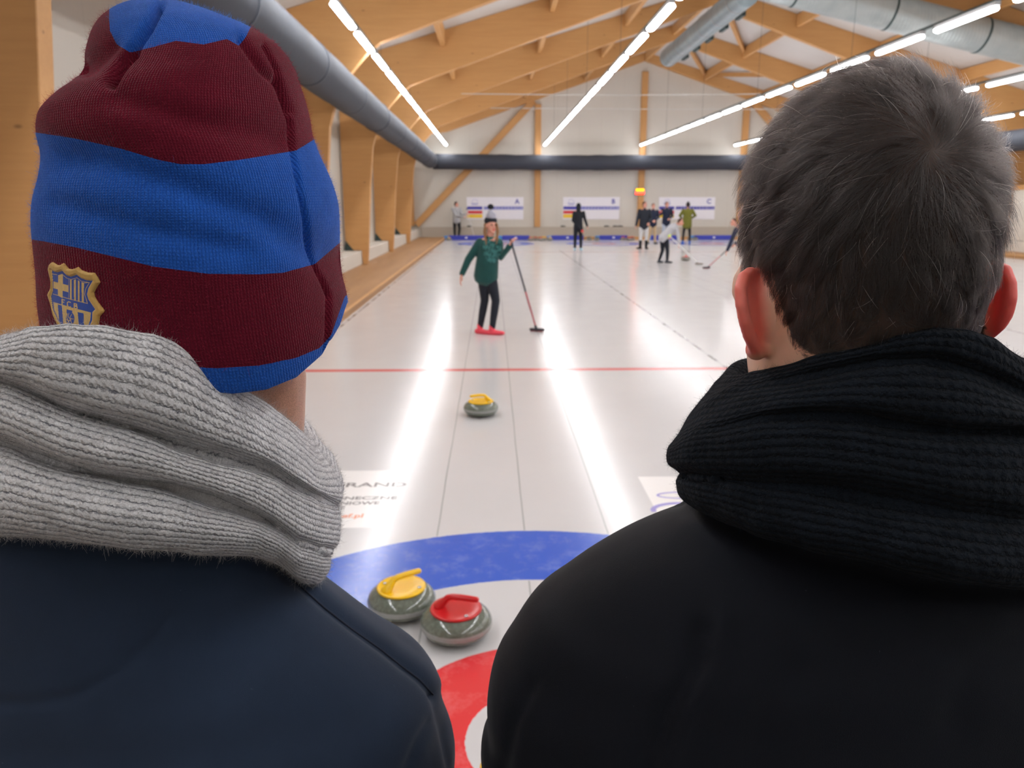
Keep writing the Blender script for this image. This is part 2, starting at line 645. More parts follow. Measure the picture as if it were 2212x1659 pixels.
# ---- lamps
ORD = ['first', 'second', 'third', 'fourth', 'fifth', 'sixth', 'seventh', 'eighth', 'ninth', 'tenth', 'eleventh', 'twelfth', 'thirteenth',
       'fourteenth', 'fifteenth', 'sixteenth', 'seventeenth', 'eighteenth', 'nineteenth', 'twentieth', 'twenty-first', 'twenty-second']
ROWS = [(-2.38, 'left edge of the ice'), (2.76, 'line right of the nearest sheet'), (7.80, 'ridge side second divider'), (12.75, 'third divider'), (17.95, 'right edge of the ice')]
ROWS = [(-2.38, 'leftmost lamp row'), (2.76, 'second lamp row from left'), (7.80, 'third lamp row from left'), (12.75, 'fourth lamp row from left'), (17.95, 'rightmost lamp row')]
LZ, LP = 4.83, 2.11
def make_lamp():
    t = thing('linear_lamp', (0, 0, 0), 'x', 'lamp')
    MB().box((-.04, -.86, .03), (.04, .86, .095)).build('housing', M['lamp_body'], t)
    d = MB().tube([(0, -.79, .0), (0, .79, .0)], [(.066, .040)] * 2, 10, side=(1, 0, 0))
    d.build('diffuser', M['lamp'], t, True)
    return t
def copy_tree(o, parent=None):
    c = o.copy()
    COL.objects.link(c)
    c.parent = parent
    for ch in list(o.children):
        copy_tree(ch, c)
    return c
lamp0 = make_lamp()
first = True
for rx_, rn in ROWS:
    for k in range(22):
        y = 40.95 - k * LP
        if y < -4.9:  # rows run on past the camera: unseen lamps added to light the spectators' backs
            break
        o = lamp0 if first else copy_tree(lamp0)
        first = False
        o.location = (rx_, y, LZ)
        o['label'] = 'glowing tube lamp, %s from the far wall in the %s' % (ORD[k], rn)
        o['group'] = 'tube lamps hung in rows over the ice'
    # rail the lamps hang from
    r = thing('lamp_rail', (rx_, YW - .3, LZ + .1), 'thin dark rail carrying the %s' % rn, 'rail', 'lamp rails')
    MB().box((rx_ - .025, -5.2, LZ + .096), (rx_ + .025, YW - .3, LZ + .135)).build('rail', M['steel_dark'], r)
    for fy in FY:
        MB().tube([(rx_ + .02, fy + .2, LZ + .13), (rx_ + .02, fy + .2, roof_z(rx_ + .02) - .01)], .004, 5, round_caps=False).build('hanging_wire', M['steel_dark'], r)

# ---- ducts
M['duct_grey'] = simple('grey_duct_fabric', (66, 70, 79), .75, 3, .06, .25, .01)
M['duct_black'] = simple('black_duct_fabric', (56, 60, 70), .7, 2, .08, .3, .02)
t = NT('galvanised_duct')
co = t.n('TexCoord').outputs['Object']
wv = t.n('TexWave', bands_direction='X')
t.set(wv.inputs['Vector'], co)
wv.inputs['Scale'].default_value = 3.2
wv.inputs['Distortion'].default_value = .3
col = t.mix(t.noise(co, 2.5, 3), lin((150, 160, 162)), lin((186, 192, 190)))
M['galv_x'] = t.bsdf(col, .42, t.bump(wv.outputs[0], .35, .012), Metallic=.55)
t = NT('galvanised_duct_long')
co = t.n('TexCoord').outputs['Object']
col = t.mix(t.noise(co, 2.5, 3), lin((124, 140, 146)), lin((160, 172, 176)))
M['galv_y'] = t.bsdf(col, .42, t.bump(t.noise(co, 3, 3), .15, .02), Metallic=.55)

def duct(name, pts, r, mat, label, seg=28, collars=0, cmat=None, wob=.0):
    c = Vector(pts[0])
    t = thing(name, c, label, 'duct')
    P, R = [], []
    n = 60
    for i in range(n + 1):
        f = i / n * (len(pts) - 1)
        a = min(int(f), len(pts) - 2)
        P.append(Vector(pts[a]).lerp(Vector(pts[a + 1]), f - a))
        R.append(r * (1 + wob * noise.noise(Vector((i * .45, r * 7, 0)))))
    MB().tube(P, R, seg, round_caps=False).build('duct_body', mat, t, True)
    for k in range(collars):
        f = (k + .5) / collars
        j = f * n
        a = int(j)
        p = P[a].lerp(P[min(a + 1, n)], j - a)
        d = (P[min(a + 1, n)] - P[a]).normalized()
        MB().tube([p - d * .03, p + d * .03], r * 1.025, seg, round_caps=False).build('collar', cmat or mat, t, True)
    return t
dl = duct('air_duct', [(-3.12, -4, 4.32), (-3.12, 8, 4.27), (-3.14, 20, 4.19), (-3.15, 32, 4.12), (-3.15, 41.14, 4.02)], .385, M['duct_grey'],
          'long grey fabric air duct running along the left wall', collars=12, wob=.05)
# white tag near its far end
pt = at(912, 338, 39)
db = duct('air_duct', [(-3.05, 41.55, 3.98), (4, 41.55, 3.93), (11, 41.55, 3.95), (18.9, 41.55, 3.97)], .385, M['duct_black'],
          'black fabric air duct running across the far wall', wob=.09)
dg = duct('air_duct', [(7.40, 24.0, 7.8), (7.40, 34.2, 7.8)], .37, M['galv_y'], 'bare metal air duct hanging lengthwise under the ridge', collars=6, cmat=M['lamp_body'])
dx = duct('air_duct', [(7.1, 23.0, 7.95), (17.8, 23.0, 5.62)], .47, M['galv_x'], 'ribbed metal air duct sloping down to the right under the roof', collars=4, cmat=M['steel_dark'])
dr = duct('air_duct', [(19.0, -4, 4.3), (19.0, 41.14, 4.02)], .385, M['duct_grey'], 'long grey fabric air duct running along the right wall', wob=.05)
# grilles on the ridge duct
for k in range(5):
    y = 25.6 + k * 1.75
    MB().box((7.42 + .24, y - .35, 7.8 - .33), (7.42 + .36, y + .35, 7.8 - .16), 0).build('grille', M['steel_dark'], dg)

# ---- far end: signs, pads, boards, stones
M['banner'] = simple('banner_white', (238, 236, 242), .5, bstr=0)
M['b_blue'] = simple('banner_blue', (66, 62, 168), .5, bstr=0)
M['b_lilac'] = simple('banner_lilac', (120, 122, 196), .5, bstr=0)
M['b_red'] = simple('banner_red', (216, 48, 60), .5, bstr=0)
M['b_yel'] = simple('banner_yellow', (240, 200, 50), .5, bstr=0)
M['pad'] = simple('blue_vinyl_pad', (56, 66, 176), .45)
M['pad2'] = simple('light_blue_vinyl', (74, 142, 214), .45)
ROTF = Matrix.Rotation(math.pi / 2, 3, 'X').to_quaternion()
for i, L in enumerate('ABCD'):
    xc = .18 + 5.16 * i - .02
    y = YW - .002
    t = thing('score_banner', (xc, y, 1.05), 'white wall scoreboard banner marked %s with a blue strip' % L, 'banner', 'scoreboard banners on the far wall')
    MB().box((xc - 1.52, y - .03, 1.03), (xc + 1.52, y, 2.2)).build('board', M['banner'], t)
    yy = y - .034
    MB().box((xc - 1.5, yy, 1.55), (xc - .68, yy + .003, 1.71)).build('name_strip', M['b_blue'], t)
    MB().box((xc - .6, yy, 1.55), (xc + 1.5, yy + .003, 1.71)).build('number_strip', M['b_lilac'] if i < 2 else M['b_blue'], t)
    MB().box((xc - 1.5, yy, 1.33), (xc - .68, yy + .003, 1.49)).build('red_strip', M['b_red'], t)
    MB().box((xc - 1.5, yy, 1.11), (xc - .68, yy + .003, 1.30)).build('yellow_strip', M['b_yel'], t)
    text_mesh('letter', L, .34, (xc + 1.18, yy, 1.86), ROTF, M['b_blue'], t, 'CENTER', .008)
    for k in range(12):
        text_mesh('numeral', str(k + 1), .14, (xc - .48 + k * .17, yy - .002, 1.58), ROTF, M['banner'], t, 'CENTER')
    em = MB()
    for a0 in range(10):
        a, b = math.pi * (a0 - .5) / 9, math.pi * (a0 + .5) / 9
        em.bar((xc - 1.08 + .15 * math.cos(a), yy, 1.93 + .15 * math.sin(a)), (xc - 1.08 + .15 * math.cos(b), yy, 1.93 + .15 * math.sin(b)), .01, .035, up=(0, 1, 0))
    em.box((xc - 1.27, yy, 1.84), (xc - .90, yy + .004, 1.875)).box((xc - 1.24, yy, 1.78), (xc - .93, yy + .004, 1.80))
    em.build('emblem', M['b_lilac'], t)
# red LED display on the middle post
t = thing('led_display', (7.87, YW - .26, 2.4), 'small glowing red and yellow display on the middle wall post', 'display')
MB().box((7.63, YW - .26, 2.33), (8.11, YW - .201, 2.66)).build('case', M['steel_dark'], t)
MB().box((7.65, YW - .266, 2.35), (8.09, YW - .261, 2.49)).build('red_row', M['led_r'], t)
MB().box((7.65, YW - .266, 2.51), (8.09, YW - .261, 2.63)).build('yellow_row', M['led_y'], t)
# timber kick board and pads
PY = 41.0
o = struct(MB().box((ICE_L, PY + .10, 0), (ICE_R, PY + .2, .16)).build('trim_4', M['wood_x']))
segs = [(968, 1046), (1085, 1144), (1192, 1262), (1297, 1358), (1410, 1470), (1505, 1590), (1640, 1740), (1790, 1900)]
for i, (a, b) in enumerate(segs):
    xa, xb = gnd(a, 519).x, gnd(b, 519).x
    where = ['at the left end of the row', 'behind the green-clad player', 'beside the hooded black-clad player', 'right of the hooded player', 'behind the bent sweeper',
             'right of the olive jacket', 'hidden behind the dark-haired head', 'last to the right'][i]
    t = thing('bumper_pad', ((xa + xb) / 2, PY, 0), 'blue foam bumper pad on the far edge, %s' % where, 'bumper', 'blue bumper pads at the far end')
    bevel(MB().box((xa, PY - .09, .0), (xb, PY + .09, .24)).build('pad', M['pad'], t, False), .03, 3)
    bevel(MB().box((xa - .22, PY - .085, .0), (xa - .005, PY + .085, .22)).build('end_cap', M['pad2'], t, False), .03, 3)
    MB().box(((xa + xb) / 2 - .06, PY - .095, .09), ((xa + xb) / 2 + .06, PY - .091, .16)).build('logo_patch', M['banner'], t)

# hacks / shoes on the plinth ledge
M['black_plastic'] = simple('black_rubber', (34, 36, 38), .6)
M['brown_plastic'] = simple('brown_rubber', (110, 96, 80), .6)
LEDGE = [(1015, 'left of the red and yellow banner A'), (1217, 'under the left part of banner B'), (1311, 'under the right part of banner B'), (1330, 'next to the wooden post'), (1341, 'closest to the wooden post')]
for px, lb in LEDGE:
    p = at(px, 494, YW - .08)
    t = thing('pair_of_shoes', (p.x, YW - .08, .64), 'small dark shoes on the wall ledge, %s' % lb, 'shoes', 'dark shoes on the far ledge')
    for s in (-1, 1):
        MB().tube([(p.x - .13, YW - .08 + s * .03, .672), (p.x, YW - .08 + s * .03, .68), (p.x + .1, YW - .08 + s * .03, .667)], [(.028, .03), (.028, .032), (.026, .022)], 10, side=(0, 1, 0)).build('shoe', M['black_plastic'], t, True)

# ---- curling stones
def granite(name, a, b):
    t = NT(name)
    co = t.n('TexCoord').outputs['Object']
    sep = t.n('SeparateXYZ')
    t.set(sep.inputs[0], co)
    f = t.noise(co, 260, 5, .7)
    c = t.mix(f, lin(a), lin(b))
    v = t.noise(co, 70, 3, .6)
    c = t.mix(t.ramp(v, [(.45, 0.0), (.7, .5)]), c, lin((140, 148, 136)))
    # the unpolished striking band round the belly
    z = sep.outputs[2]
    band = t.math('MULTIPLY', t.math('GREATER_THAN', z, .046), t.math('LESS_THAN', z, .068))
    nb = t.math('ADD', t.math('MULTIPLY', band, .65), 0)
    c = t.mix(nb, c, lin((172, 172, 170)))
    r = t.math('ADD', .10, t.math('MULTIPLY', band, .5))
    return t.bsdf(c, r, t.bump(f, .04, .001), Coat_Weight=.3)
M['granite'] = granite('speckled_granite', (78, 86, 76), (118, 124, 110))
M['granite2'] = granite('reddish_granite', (112, 106, 98), (140, 132, 122))
M['h_yel'] = simple('yellow_plastic', (246, 196, 8), .28, bstr=0, nvar=.04)
M['h_red'] = simple('red_plastic', (206, 30, 34), .28, bstr=0, nvar=.04)
M['h_dark'] = simple('dark_plastic', (50, 50, 54), .4, bstr=0)
M['chrome'] = simple('steel_screw', (200, 200, 205), .25, bstr=0, Metallic=.9)
STONE_PROF = [(.001, .006), (.055, .006), (.062, .0), (.068, .0), (.075, .006), (.105, .012), (.128, .024), (.141, .040), (.1448, .056), (.1448, .062),
              (.141, .078), (.130, .094), (.112, .106), (.098, .112), (.09, .114), (.001, .114)]
def smooth_prof(p, n=3):
    out = [p[0]]
    for i in range(1, len(p)):
        for k in range(1, n + 1):
            out.append((p[i - 1][0] + (p[i][0] - p[i - 1][0]) * k / n, p[i - 1][1] + (p[i][1] - p[i - 1][1]) * k / n))
    q = np.array(out)
    for _ in range(3):
        q[1:-1] = .5 * q[1:-1] + .25 * (q[:-2] + q[2:])
    return [tuple(x) for x in q]
def make_stone(loc, ang, hm, body, label, group=None, detail=True):
    t = thing('curling_stone', (0, 0, 0), label, 'curling stone', group)
    MB().lathe(smooth_prof(STONE_PROF), seg=64 if detail else 24).build('stone_body', body, t, True)
    cp = [(.001, .112), (.100, .112), (.1035, .116), (.102, .1205), (.096, .1215), (.088, .1185), (.05, .1175), (.001, .1175)]
    cap = MB().lathe(cp, seg=64 if detail else 24)
    cap.build('disc', hm, t, True)
    # gooseneck handle: one foot near the rim, grip crossing over the centre
    hp = [(-.070, 0, .116), (-.062, 0, .128), (-.046, 0, .146), (-.034, 0, .160), (-.014, 0, .166), (.02, 0, .167), (.055, 0, .166), (.085, 0, .165)]
    hr = [(.030, .022), (.022, .018), (.015, .014), (.0135, .0125), (.0135, .012), (.0135, .012), (.0135, .012), (.0125, .011)]
    MB().tube(hp, hr, 16, side=(0, 1, 0)).build('handle', hm, t, True)
    if detail:
        for a in (2.2, -.75):
            x, y = .078 * math.cos(a), .078 * math.sin(a)
            MB().lathe([(.001, .1185), (.0085, .1185), (.0085, .1215), (.006, .1235), (.001, .1235)], (x, y, 0), 16).build('screw', M['chrome'], t, True)
    t.location = loc
    t.rotation_euler.z = ang
    t.scale = (1.12,) * 3
    return t
def near_stone(pxl, pxr, pyb):
    """centre of a stone from its left / right extremes and its lowest pixel row"""
    g = gnd((pxl + pxr) / 2, pyb)
    zc = (Vector((g.x, g.y, .055)) - CAM).dot(-AZ)
    return g
s_red = Vector((-.172, 3.13, 0)); s_yel = Vector((-.44, 3.335, 0))
make_stone(s_red, math.radians(-14), M['h_red'], M['granite'], 'curling stone with red handle, nearest, touching the yellow-handled one')
make_stone(s_yel, math.radians(34), M['h_yel'], M['granite'], 'curling stone with yellow handle on the blue ring, touching the red one')
g = gnd(1039, 896)
make_stone((g.x, g.y, 0), math.radians(200), M['h_yel'], M['granite'], 'yellow-handled curling stone sliding alone in the middle of the ice')
make_stone((-.035, 1.975, 0), math.radians(90), M['h_yel'], M['granite'], 'yellow-handled curling stone whose handle just shows at the bottom edge, on the button')
g = gnd(1481, 563)
make_stone((g.x, g.y, 0), math.radians(90), M['h_red'], M['granite2'], 'distant curling stone in front of the bent sweeper', detail=False)
BACK = [(968, 'h_yel', 'yellow', 'alone at the far left corner'), (1147, 'h_red', 'red', 'first of the far left red row'), (1158, 'h_red', 'red', 'middle of the far left red row'),
        (1169, 'h_red', 'red', 'last of the far left red row'), (1177, 'h_yel', 'yellow', 'left one of the far yellow pair'), (1189, 'h_yel', 'yellow', 'right one of the far yellow pair'),
        (1277, 'h_dark', 'dark', 'left one before the brown board right of the hooded player'), (1292, 'h_dark', 'dark', 'right one before the brown board right of the hooded player'),
        (1352, 'h_red', 'red', 'left of the far row by the post'), (1362, 'h_red', 'red', 'second of the far row by the post'), (1372, 'h_red', 'red', 'third of the far row by the post'),
        (1497, 'h_dark', 'dark', 'at the far edge right of the olive jacket'), (1512, 'h_dark', 'dark', 'farthest right, by the end of a blue pad')]
for k_, (px, hm, cn, lb) in enumerate(BACK):
    g = gnd(px, 520.5)
    make_stone((g.x, PY - .30 - .32 * (k_ % 2), 0), random.uniform(0, 6.3), M[hm], M['granite2'], '%s-handled curling stone, %s' % (cn, lb), 'curling stones lined up at the far end', False)

# ---- adverts frozen into the ice
M['ink'] = simple('grey_ink', (128, 122, 122), .25, bstr=0)
M['ink_o'] = simple('orange_ink', (240, 150, 110), .25, bstr=0)
M['ink_l'] = simple('lilac_ink', (156, 146, 214), .25, bstr=0)
M['decal'] = simple('pale_panel', (244, 241, 239), .2, bstr=0, nvar=.02)
a, b = gnd(640, 1150), gnd(868, 1016)
t = thing('ice_advert', (a.x, a.y, 0), 'pale advert panel with grey and orange lettering in the ice beside the grey scarf', 'advert')
c0 = gnd(880, 1016)
MB().box((-2.1, gnd(800, 1140).y, .0002), (gnd(866, 1020).x, c0.y, .0006)).build('panel', M['decal'], t)
IDR = Matrix.Identity(3).to_quaternion()
def ice_text(s, px0, px1, py, cap, mat, parent):
    p, q = gnd(px0, py), gnd(px1, py)
    o = text_mesh('lettering', s, cap, (p.x, p.y, .0009), IDR, mat, parent, 'LEFT', .002, .0002)
    vx = [v.co.x for v in o.data.vertices]
    w = max(vx) - min(vx)
    k = (q.x - p.x) / w
    x0 = min(vx)
    for v in o.data.vertices:
        v.co.x = x0 + (v.co.x - x0) * k
    return o
ice_text('LEGRAND', 660, 874, 1053, .115, M['ink'], t)
ice_text('SŁONECZNE', 690, 856, 1080, .074, M['ink'], t)
ice_text('OGNIOWE', 692, 818, 1091, .074, M['ink'], t)
ice_text('PANELE', 660, 742, 1101, .074, M['ink'], t)
ice_text('solnef.pl', 690, 782, 1119, .085, M['ink_o'], t)
p0 = gnd(1378, 1030)
t = thing('ice_advert', (p0.x, p0.y, 0), 'pale advert panel with lilac outline emblem in the ice beside the dark scarf', 'advert')
MB().box((p0.x, gnd(1400, 1140).y, .0002), (p0.x + 1.7, p0.y, .0006)).build('panel', M['decal'], t)
em = None
def arc(cx, cy, rx, ry, a0, a1, w):
    n = 24
    P = [(cx + rx * math.cos(a0 + (a1 - a0) * i / n), cy + ry * math.sin(a0 + (a1 - a0) * i / n), .0012) for i in range(n + 1)]
    for u, v in zip(P, P[1:]):
        em.bar(u, v, w, .0004)
ce = gnd(1475, 1070)
em = MB()
arc(ce.x, ce.y, .17, .055, 0, 2 * math.pi, .018)
em.build('emblem', M['ink_l'], t)
em = MB()
ce = gnd(1475, 1096)
arc(ce.x, ce.y - .05, .20, .12, .2, 3.3, .035)
em.build('emblem', M['ink_l'], t)

# ------------------------------------------------------------------ the two spectators in front
def solz(X, Y, z0, crv):
    """height at which points (X, Y) are seen on the curve crv (px, py)"""
    cx = np.array([c[0] for c in crv], float)
    cy = np.array([c[1] for c in crv], float)
    z = np.full(len(X), z0, float)
    for _ in range(10):
        P = np.stack([X, Y, z], 1)
        px, py = proj(P)
        zc = -((P - nC) @ nAZ)
        z += (py - np.interp(px, cx, cy)) * zc / FPX / math.cos(PITCH)
    return z


def bridge(vals, vis):
    """fill the hidden part of a closed ring smoothly from the two ends of its visible part"""
    n = len(vals)
    k = np.nonzero(vis)[0]
    a, b = k[0], k[-1]
    out = vals.copy()
    gap = n - (b - a) 
    for j in list(range(0, a)) + list(range(b + 1, n)):
        f = ((j - b) % n) / gap
        f = f * f * (3 - 2 * f)
        out[j] = vals[b] * (1 - f) + vals[a] * f
    return out


def ringloft(keys, nu, nv):
    """keys: Y, ry, and either xl/xr (+crv or py) in pixels or w=(cx, rx, z).  returns (nv, nu, 3)"""
    th = math.pi / 2 + 2 * math.pi * np.arange(nu) / nu
    c, s = np.cos(th), np.sin(th)
    rings = []
    for k in keys:
        Yc, ry, e = k['Y'], k['ry'], k.get('e', 1.0)
        flat = None
        if 'w' in k:
            cx, rx, flat = k['w']
        else:
            yl, yr = (k['py'], k['py']) if 'py' in k else (k['crv'][0][1] if k['crv'][0][0] > k.get('xl', -1e9) else np.interp(k['xl'], *zip(*k['crv'])), np.interp(k['xr'], *zip(*k['crv'])))
            zl = zr = None
            if 'cx' in k:      # only one silhouette is seen
                cx = k['cx']
                b = at(k['xr'], yr, Yc) if 'xr' in k else at(k['xl'], yl, Yc)
                q = b.x / Yc
                rx = math.sqrt(max((b.x - cx) ** 2 - (q * ry) ** 2, 1e-6))
                Yt = Yc - ry * ry * q / abs(b.x - cx) * (1 if b.x > cx else -1)
                flat = 1.9 - (1.9 - b.z) * Yt / Yc
            else:
                a, b = at(k['xl'], yl, Yc), at(k['xr'], yr, Yc)
                al, ar = a.x / Yc, b.x / Yc
                lo, hi = 1e-4, (b.x - a.x)
                for _ in range(60):
                    rx = (lo + hi) / 2
                    if math.sqrt(rx * rx + (ar * ry) ** 2) + math.sqrt(rx * rx + (al * ry) ** 2) > b.x - a.x:
                        hi = rx
                    else:
                        lo = rx
                sl, sr = math.sqrt(rx * rx + (al * ry) ** 2), math.sqrt(rx * rx + (ar * ry) ** 2)
                cx = b.x - sr
                # tangent points
                Ytr, Xtr = Yc - ar * ry * ry / sr, cx + rx * rx / sr
                Ytl, Xtl = Yc + al * ry * ry / sl, cx - rx * rx / sl
                zr = 1.9 - (1.9 - b.z) * Ytr / Yc
                zl = 1.9 - (1.9 - a.z) * Ytl / Yc
        X = cx + rx * np.sign(c) * np.abs(c) ** e
        Y = Yc + ry * np.sign(s) * np.abs(s) ** e
        if flat is not None:
            z = np.full(nu, flat)
        else:
            z = zl + (zr - zl) * (X - Xtl) / (Xtr - Xtl)
        if 'crv' in k:
            vis = (c / rx * X + s / ry * Y) < 0
            z = bridge(solz(X, Y, (zl + zr) / 2, k['crv']), vis)
        rings.append(np.stack([X, Y, z], 1))
    R = np.array(rings)
    n = len(R)
    ts = np.linspace(0, n - 1, nv)
    out = []
    for t in ts:
        i = min(int(t), n - 2)
        f = t - i
        p0, p1, p2, p3 = R[max(i - 1, 0)], R[i], R[i + 1], R[min(i + 2, n - 1)]
        out.append(.5 * ((2 * p1) + (-p0 + p2) * f + (2 * p0 - 5 * p1 + 4 * p2 - p3) * f * f + (-p0 + 3 * p1 - 3 * p2 + p3) * f ** 3))
    return np.array(out)


def grid_faces(nv, nu, cap0=True, cap1=True):
    i = np.arange(nv - 1)[:, None] * nu
    j = np.arange(nu)[None]
    j2 = (j + 1) % nu
    F = np.stack([i + j, i + nu + j, i + nu + j2, i + j2], -1).reshape(-1, 4).tolist()
    if cap0:
        F.append(list(range(nu)))
    if cap1:
        F.append(list(range(nv * nu - 1, (nv - 1) * nu - 1, -1)))
    return F


def grid_uv(G):
    du = np.linalg.norm(np.diff(G, axis=1, append=G[:, :1]), axis=2)
    u = np.cumsum(du, 1) - du
    # one length for all rows so the wales run down the cloth
    um = np.broadcast_to(u.mean(0), u.shape)
    dv = np.linalg.norm(np.diff(G, axis=0, prepend=G[:1]), axis=2).mean(1)
    v = np.broadcast_to(np.cumsum(dv)[:, None], u.shape)
    return np.stack([um, v], -1).reshape(-1, 2)


def normals_of(G):
    a = np.roll(G, -1, 1) - np.roll(G, 1, 1)
    b = np.gradient(G, axis=0)
    n = np.cross(a, b)
    n /= np.linalg.norm(n, axis=2, keepdims=True) + 1e-12
    c = G.mean((0, 1))
    if ((G - c) * n).sum() < 0:
        n = -n
    return n


def ring_vis(G):
    """which columns of a ring loft face the camera (plan view), row by row"""
    nv, nu, _ = G.shape
    th = math.pi / 2 + 2 * math.pi * np.arange(nu) / nu
    lo, hi = G.min(1), G.max(1)
    rx, ry = (hi[:, 0] - lo[:, 0]) / 2 + 1e-9, (hi[:, 1] - lo[:, 1]) / 2 + 1e-9
    return (np.cos(th)[None] / rx[:, None] * G[..., 0] + np.sin(th)[None] / ry[:, None] * G[..., 1]) < 0


def near_pixels(G):
    """pixel position of each vertex; the hidden far part is bridged from the visible ends"""
    nv, nu, _ = G.shape
    px, py = proj(G.reshape(-1, 3))
    px, py = px.reshape(nv, nu), py.reshape(nv, nu)
    vis = ring_vis(G)
    for i in range(nv):
        if vis[i].any() and not vis[i].all():
            px[i], py[i] = bridge(px[i], vis[i]), bridge(py[i], vis[i])
    return px, py


def polyd(px, py, pl):
    """distance of points to a polyline and side"""
    d = np.full(px.shape, 1e9)
    for (x0, y0), (x1, y1) in zip(pl, pl[1:]):
        vx, vy = x1 - x0, y1 - y0
        L = vx * vx + vy * vy
        t = np.clip(((px - x0) * vx + (py - y0) * vy) / L, 0, 1)
        d = np.minimum(d, np.hypot(px - x0 - t * vx, py - y0 - t * vy))
    return d


def groove(G, lines, nearonly=True):
    px, py = near_pixels(G)
    N = normals_of(G)
    nu = G.shape[1]
    th = (math.pi / 2 + 2 * math.pi * np.arange(nu) / nu) % (2 * math.pi)
    near = ring_vis(G).astype(float)
    off = np.zeros(px.shape)
    for pl, depth, width in lines:
        d = polyd(px, py, pl)
        off -= depth * np.exp(-(d / width) ** 2)
    return G + N * (off * (near if nearonly else 1))[..., None]


def softnoise(G, amp, scale, seed=0):
    N = normals_of(G)
    nv, nu, _ = G.shape
    s = np.zeros((nv, nu))
    st = max(1, nv // 90), max(1, nu // 120)
    for i in range(0, nv, st[0]):
        for j in range(0, nu, st[1]):
            p = G[i, j] * scale
            s[i:i + st[0], j:j + st[1]] = noise.noise(Vector((p[0] + seed, p[1], p[2])))
    # blur the blocks
    for _ in range(max(st) * 2):
        s = (s + np.roll(s, 1, 1) + np.roll(s, -1, 1) + np.vstack([s[:1], s[:-1]]) + np.vstack([s[1:], s[-1:]])) / 5
    return G + N * (s * amp)[..., None]


def attr(o, name, vals):
    a = o.data.attributes.new(name, 'FLOAT', 'POINT')
    a.data.foreach_set('value', np.asarray(vals, np.float32).ravel())


def knit_material(name, stops, wale, depth, tint_line=None, fuzz=.0, stitch=3.2, along_u=False, sheen=.4, mott=.2, stripes=None):
    """ribbed knit: wales across the uv (metres); colour by attribute 'stripe' or constant"""
    t = NT(name)
    uv = t.n('UVMap').outputs[0]
    sp = t.n('SeparateXYZ')
    t.set(sp.inputs[0], uv)
    co = t.n('TexCoord').outputs['Object']
    wob = t.math('MULTIPLY', t.math('SUBTRACT', t.noise(co, 9, 3), .5), wale * 1.6)
    wob2 = t.math('MULTIPLY', t.math('SUBTRACT', t.noise(co, 420, 2), .5), wale * .7)
    a = t.math('ADD', t.math('ADD', sp.outputs[1 if along_u else 0], wob), wob2)
    b = sp.outputs[0 if along_u else 1]
    ph = t.math('MULTIPLY', a, math.pi / wale)
    rib = t.math('ABSOLUTE', t.math('SINE', ph))                       # 0 in the furrow
    st = t.math('SINE', t.math('MULTIPLY', t.math('ADD', b, t.math('MULTIPLY', rib, wale * .45)), 2 * math.pi / (wale * stitch / 3.2)))
    fur = t.ramp(rib, [(0.0, 1.0), (.22, .55), (.5, 0.0)])
    fz = t.noise(co, 900, 4, .7)
    if stripes:
        at_ = t.n('Attribute')
        at_.attribute_name = 'stripe'
        col = t.ramp(at_.outputs['Fac'], stripes, True)
    else:
        col = lin(stops)
        rgb = t.n('RGB')
        rgb.outputs[0].default_value = (*col, 1)
        col = rgb.outputs[0]
    f2 = t.ramp(t.noise(co, 55, 4, .65), [(.3, 1 - mott), (.7, 1 + mott)])
    col = t.mix(1.0, col, f2, 'MULTIPLY')
    f3 = t.ramp(fz, [(.3, 1 - mott * 1.4), (.7, 1 + mott * 1.4)])
    col = t.mix(1.0, col, f3, 'MULTIPLY')
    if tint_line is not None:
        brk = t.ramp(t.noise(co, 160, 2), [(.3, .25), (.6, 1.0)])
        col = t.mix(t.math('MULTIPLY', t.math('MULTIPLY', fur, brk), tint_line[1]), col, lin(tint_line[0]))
    h = t.math('ADD', t.math('MULTIPLY', rib, 1.0), t.math('MULTIPLY', t.math('MULTIPLY', st, rib), .28))
    nrm = t.bump(h, .9, depth)
    nrm = t.bump(fz, .6, depth * .7, nrm)
    return t.bsdf(col, .95, nrm, Sheen_Weight=sheen, Sheen_Roughness=.3, Sheen_Tint=t.mix(.75, (1, 1, 1), col), Specular_IOR_Level=.15)


def fuzz(name, o, count, length, rad, colfn, parent, curl=1.0, seed=3, near=True, lift=.8):
    """tiny fibres standing off a cloth mesh"""
    rg = np.random.default_rng(seed)
    me = o.data
    n = len(me.vertices)
    V = np.zeros(n * 3); me.vertices.foreach_get('co', V); V = V.reshape(-1, 3)
    N = np.zeros(n * 3); me.vertices.foreach_get('normal', N); N = N.reshape(-1, 3)
    off = np.array(parent.location)
    V = V + off
    # vertex weights ~ even area: use faces
    m = len(me.polygons)
    A = np.zeros(m); me.polygons.foreach_get('area', A)
    C = np.zeros(m * 3); me.polygons.foreach_get('center', C); C = C.reshape(-1, 3) + off
    FN = np.zeros(m * 3); me.polygons.foreach_get('normal', FN); FN = FN.reshape(-1, 3)
    vis = ((C - nC) * FN).sum(1) / np.linalg.norm(C - nC, axis=1)
    px, py = proj(C)
    w = A * (vis < .25) * (px > -60) * (px < 2270) * (py < 1720) if near else A
    w = w / w.sum()
    idx = rg.choice(m, count, p=w)
    P = C[idx] + rg.normal(0, 1, (count, 3)) * (np.sqrt(A[idx])[:, None] * .4)
    nn = FN[idx]
    d = nn * lift + rg.normal(0, .6, (count, 3))
    d /= np.linalg.norm(d, axis=1, keepdims=True)
    L = length * rg.uniform(.4, 1.4, (count, 1))
    k = rg.normal(0, curl, (count, 3))
    pts = []
    for s in (0, .35, .7, 1.0):
        pts.append(P + d * L * s + k * L * s * s * .5 - nn * .0004)
    pts = np.stack(pts, 1)
    return strands(name, pts, rad, colfn(o, idx), parent)


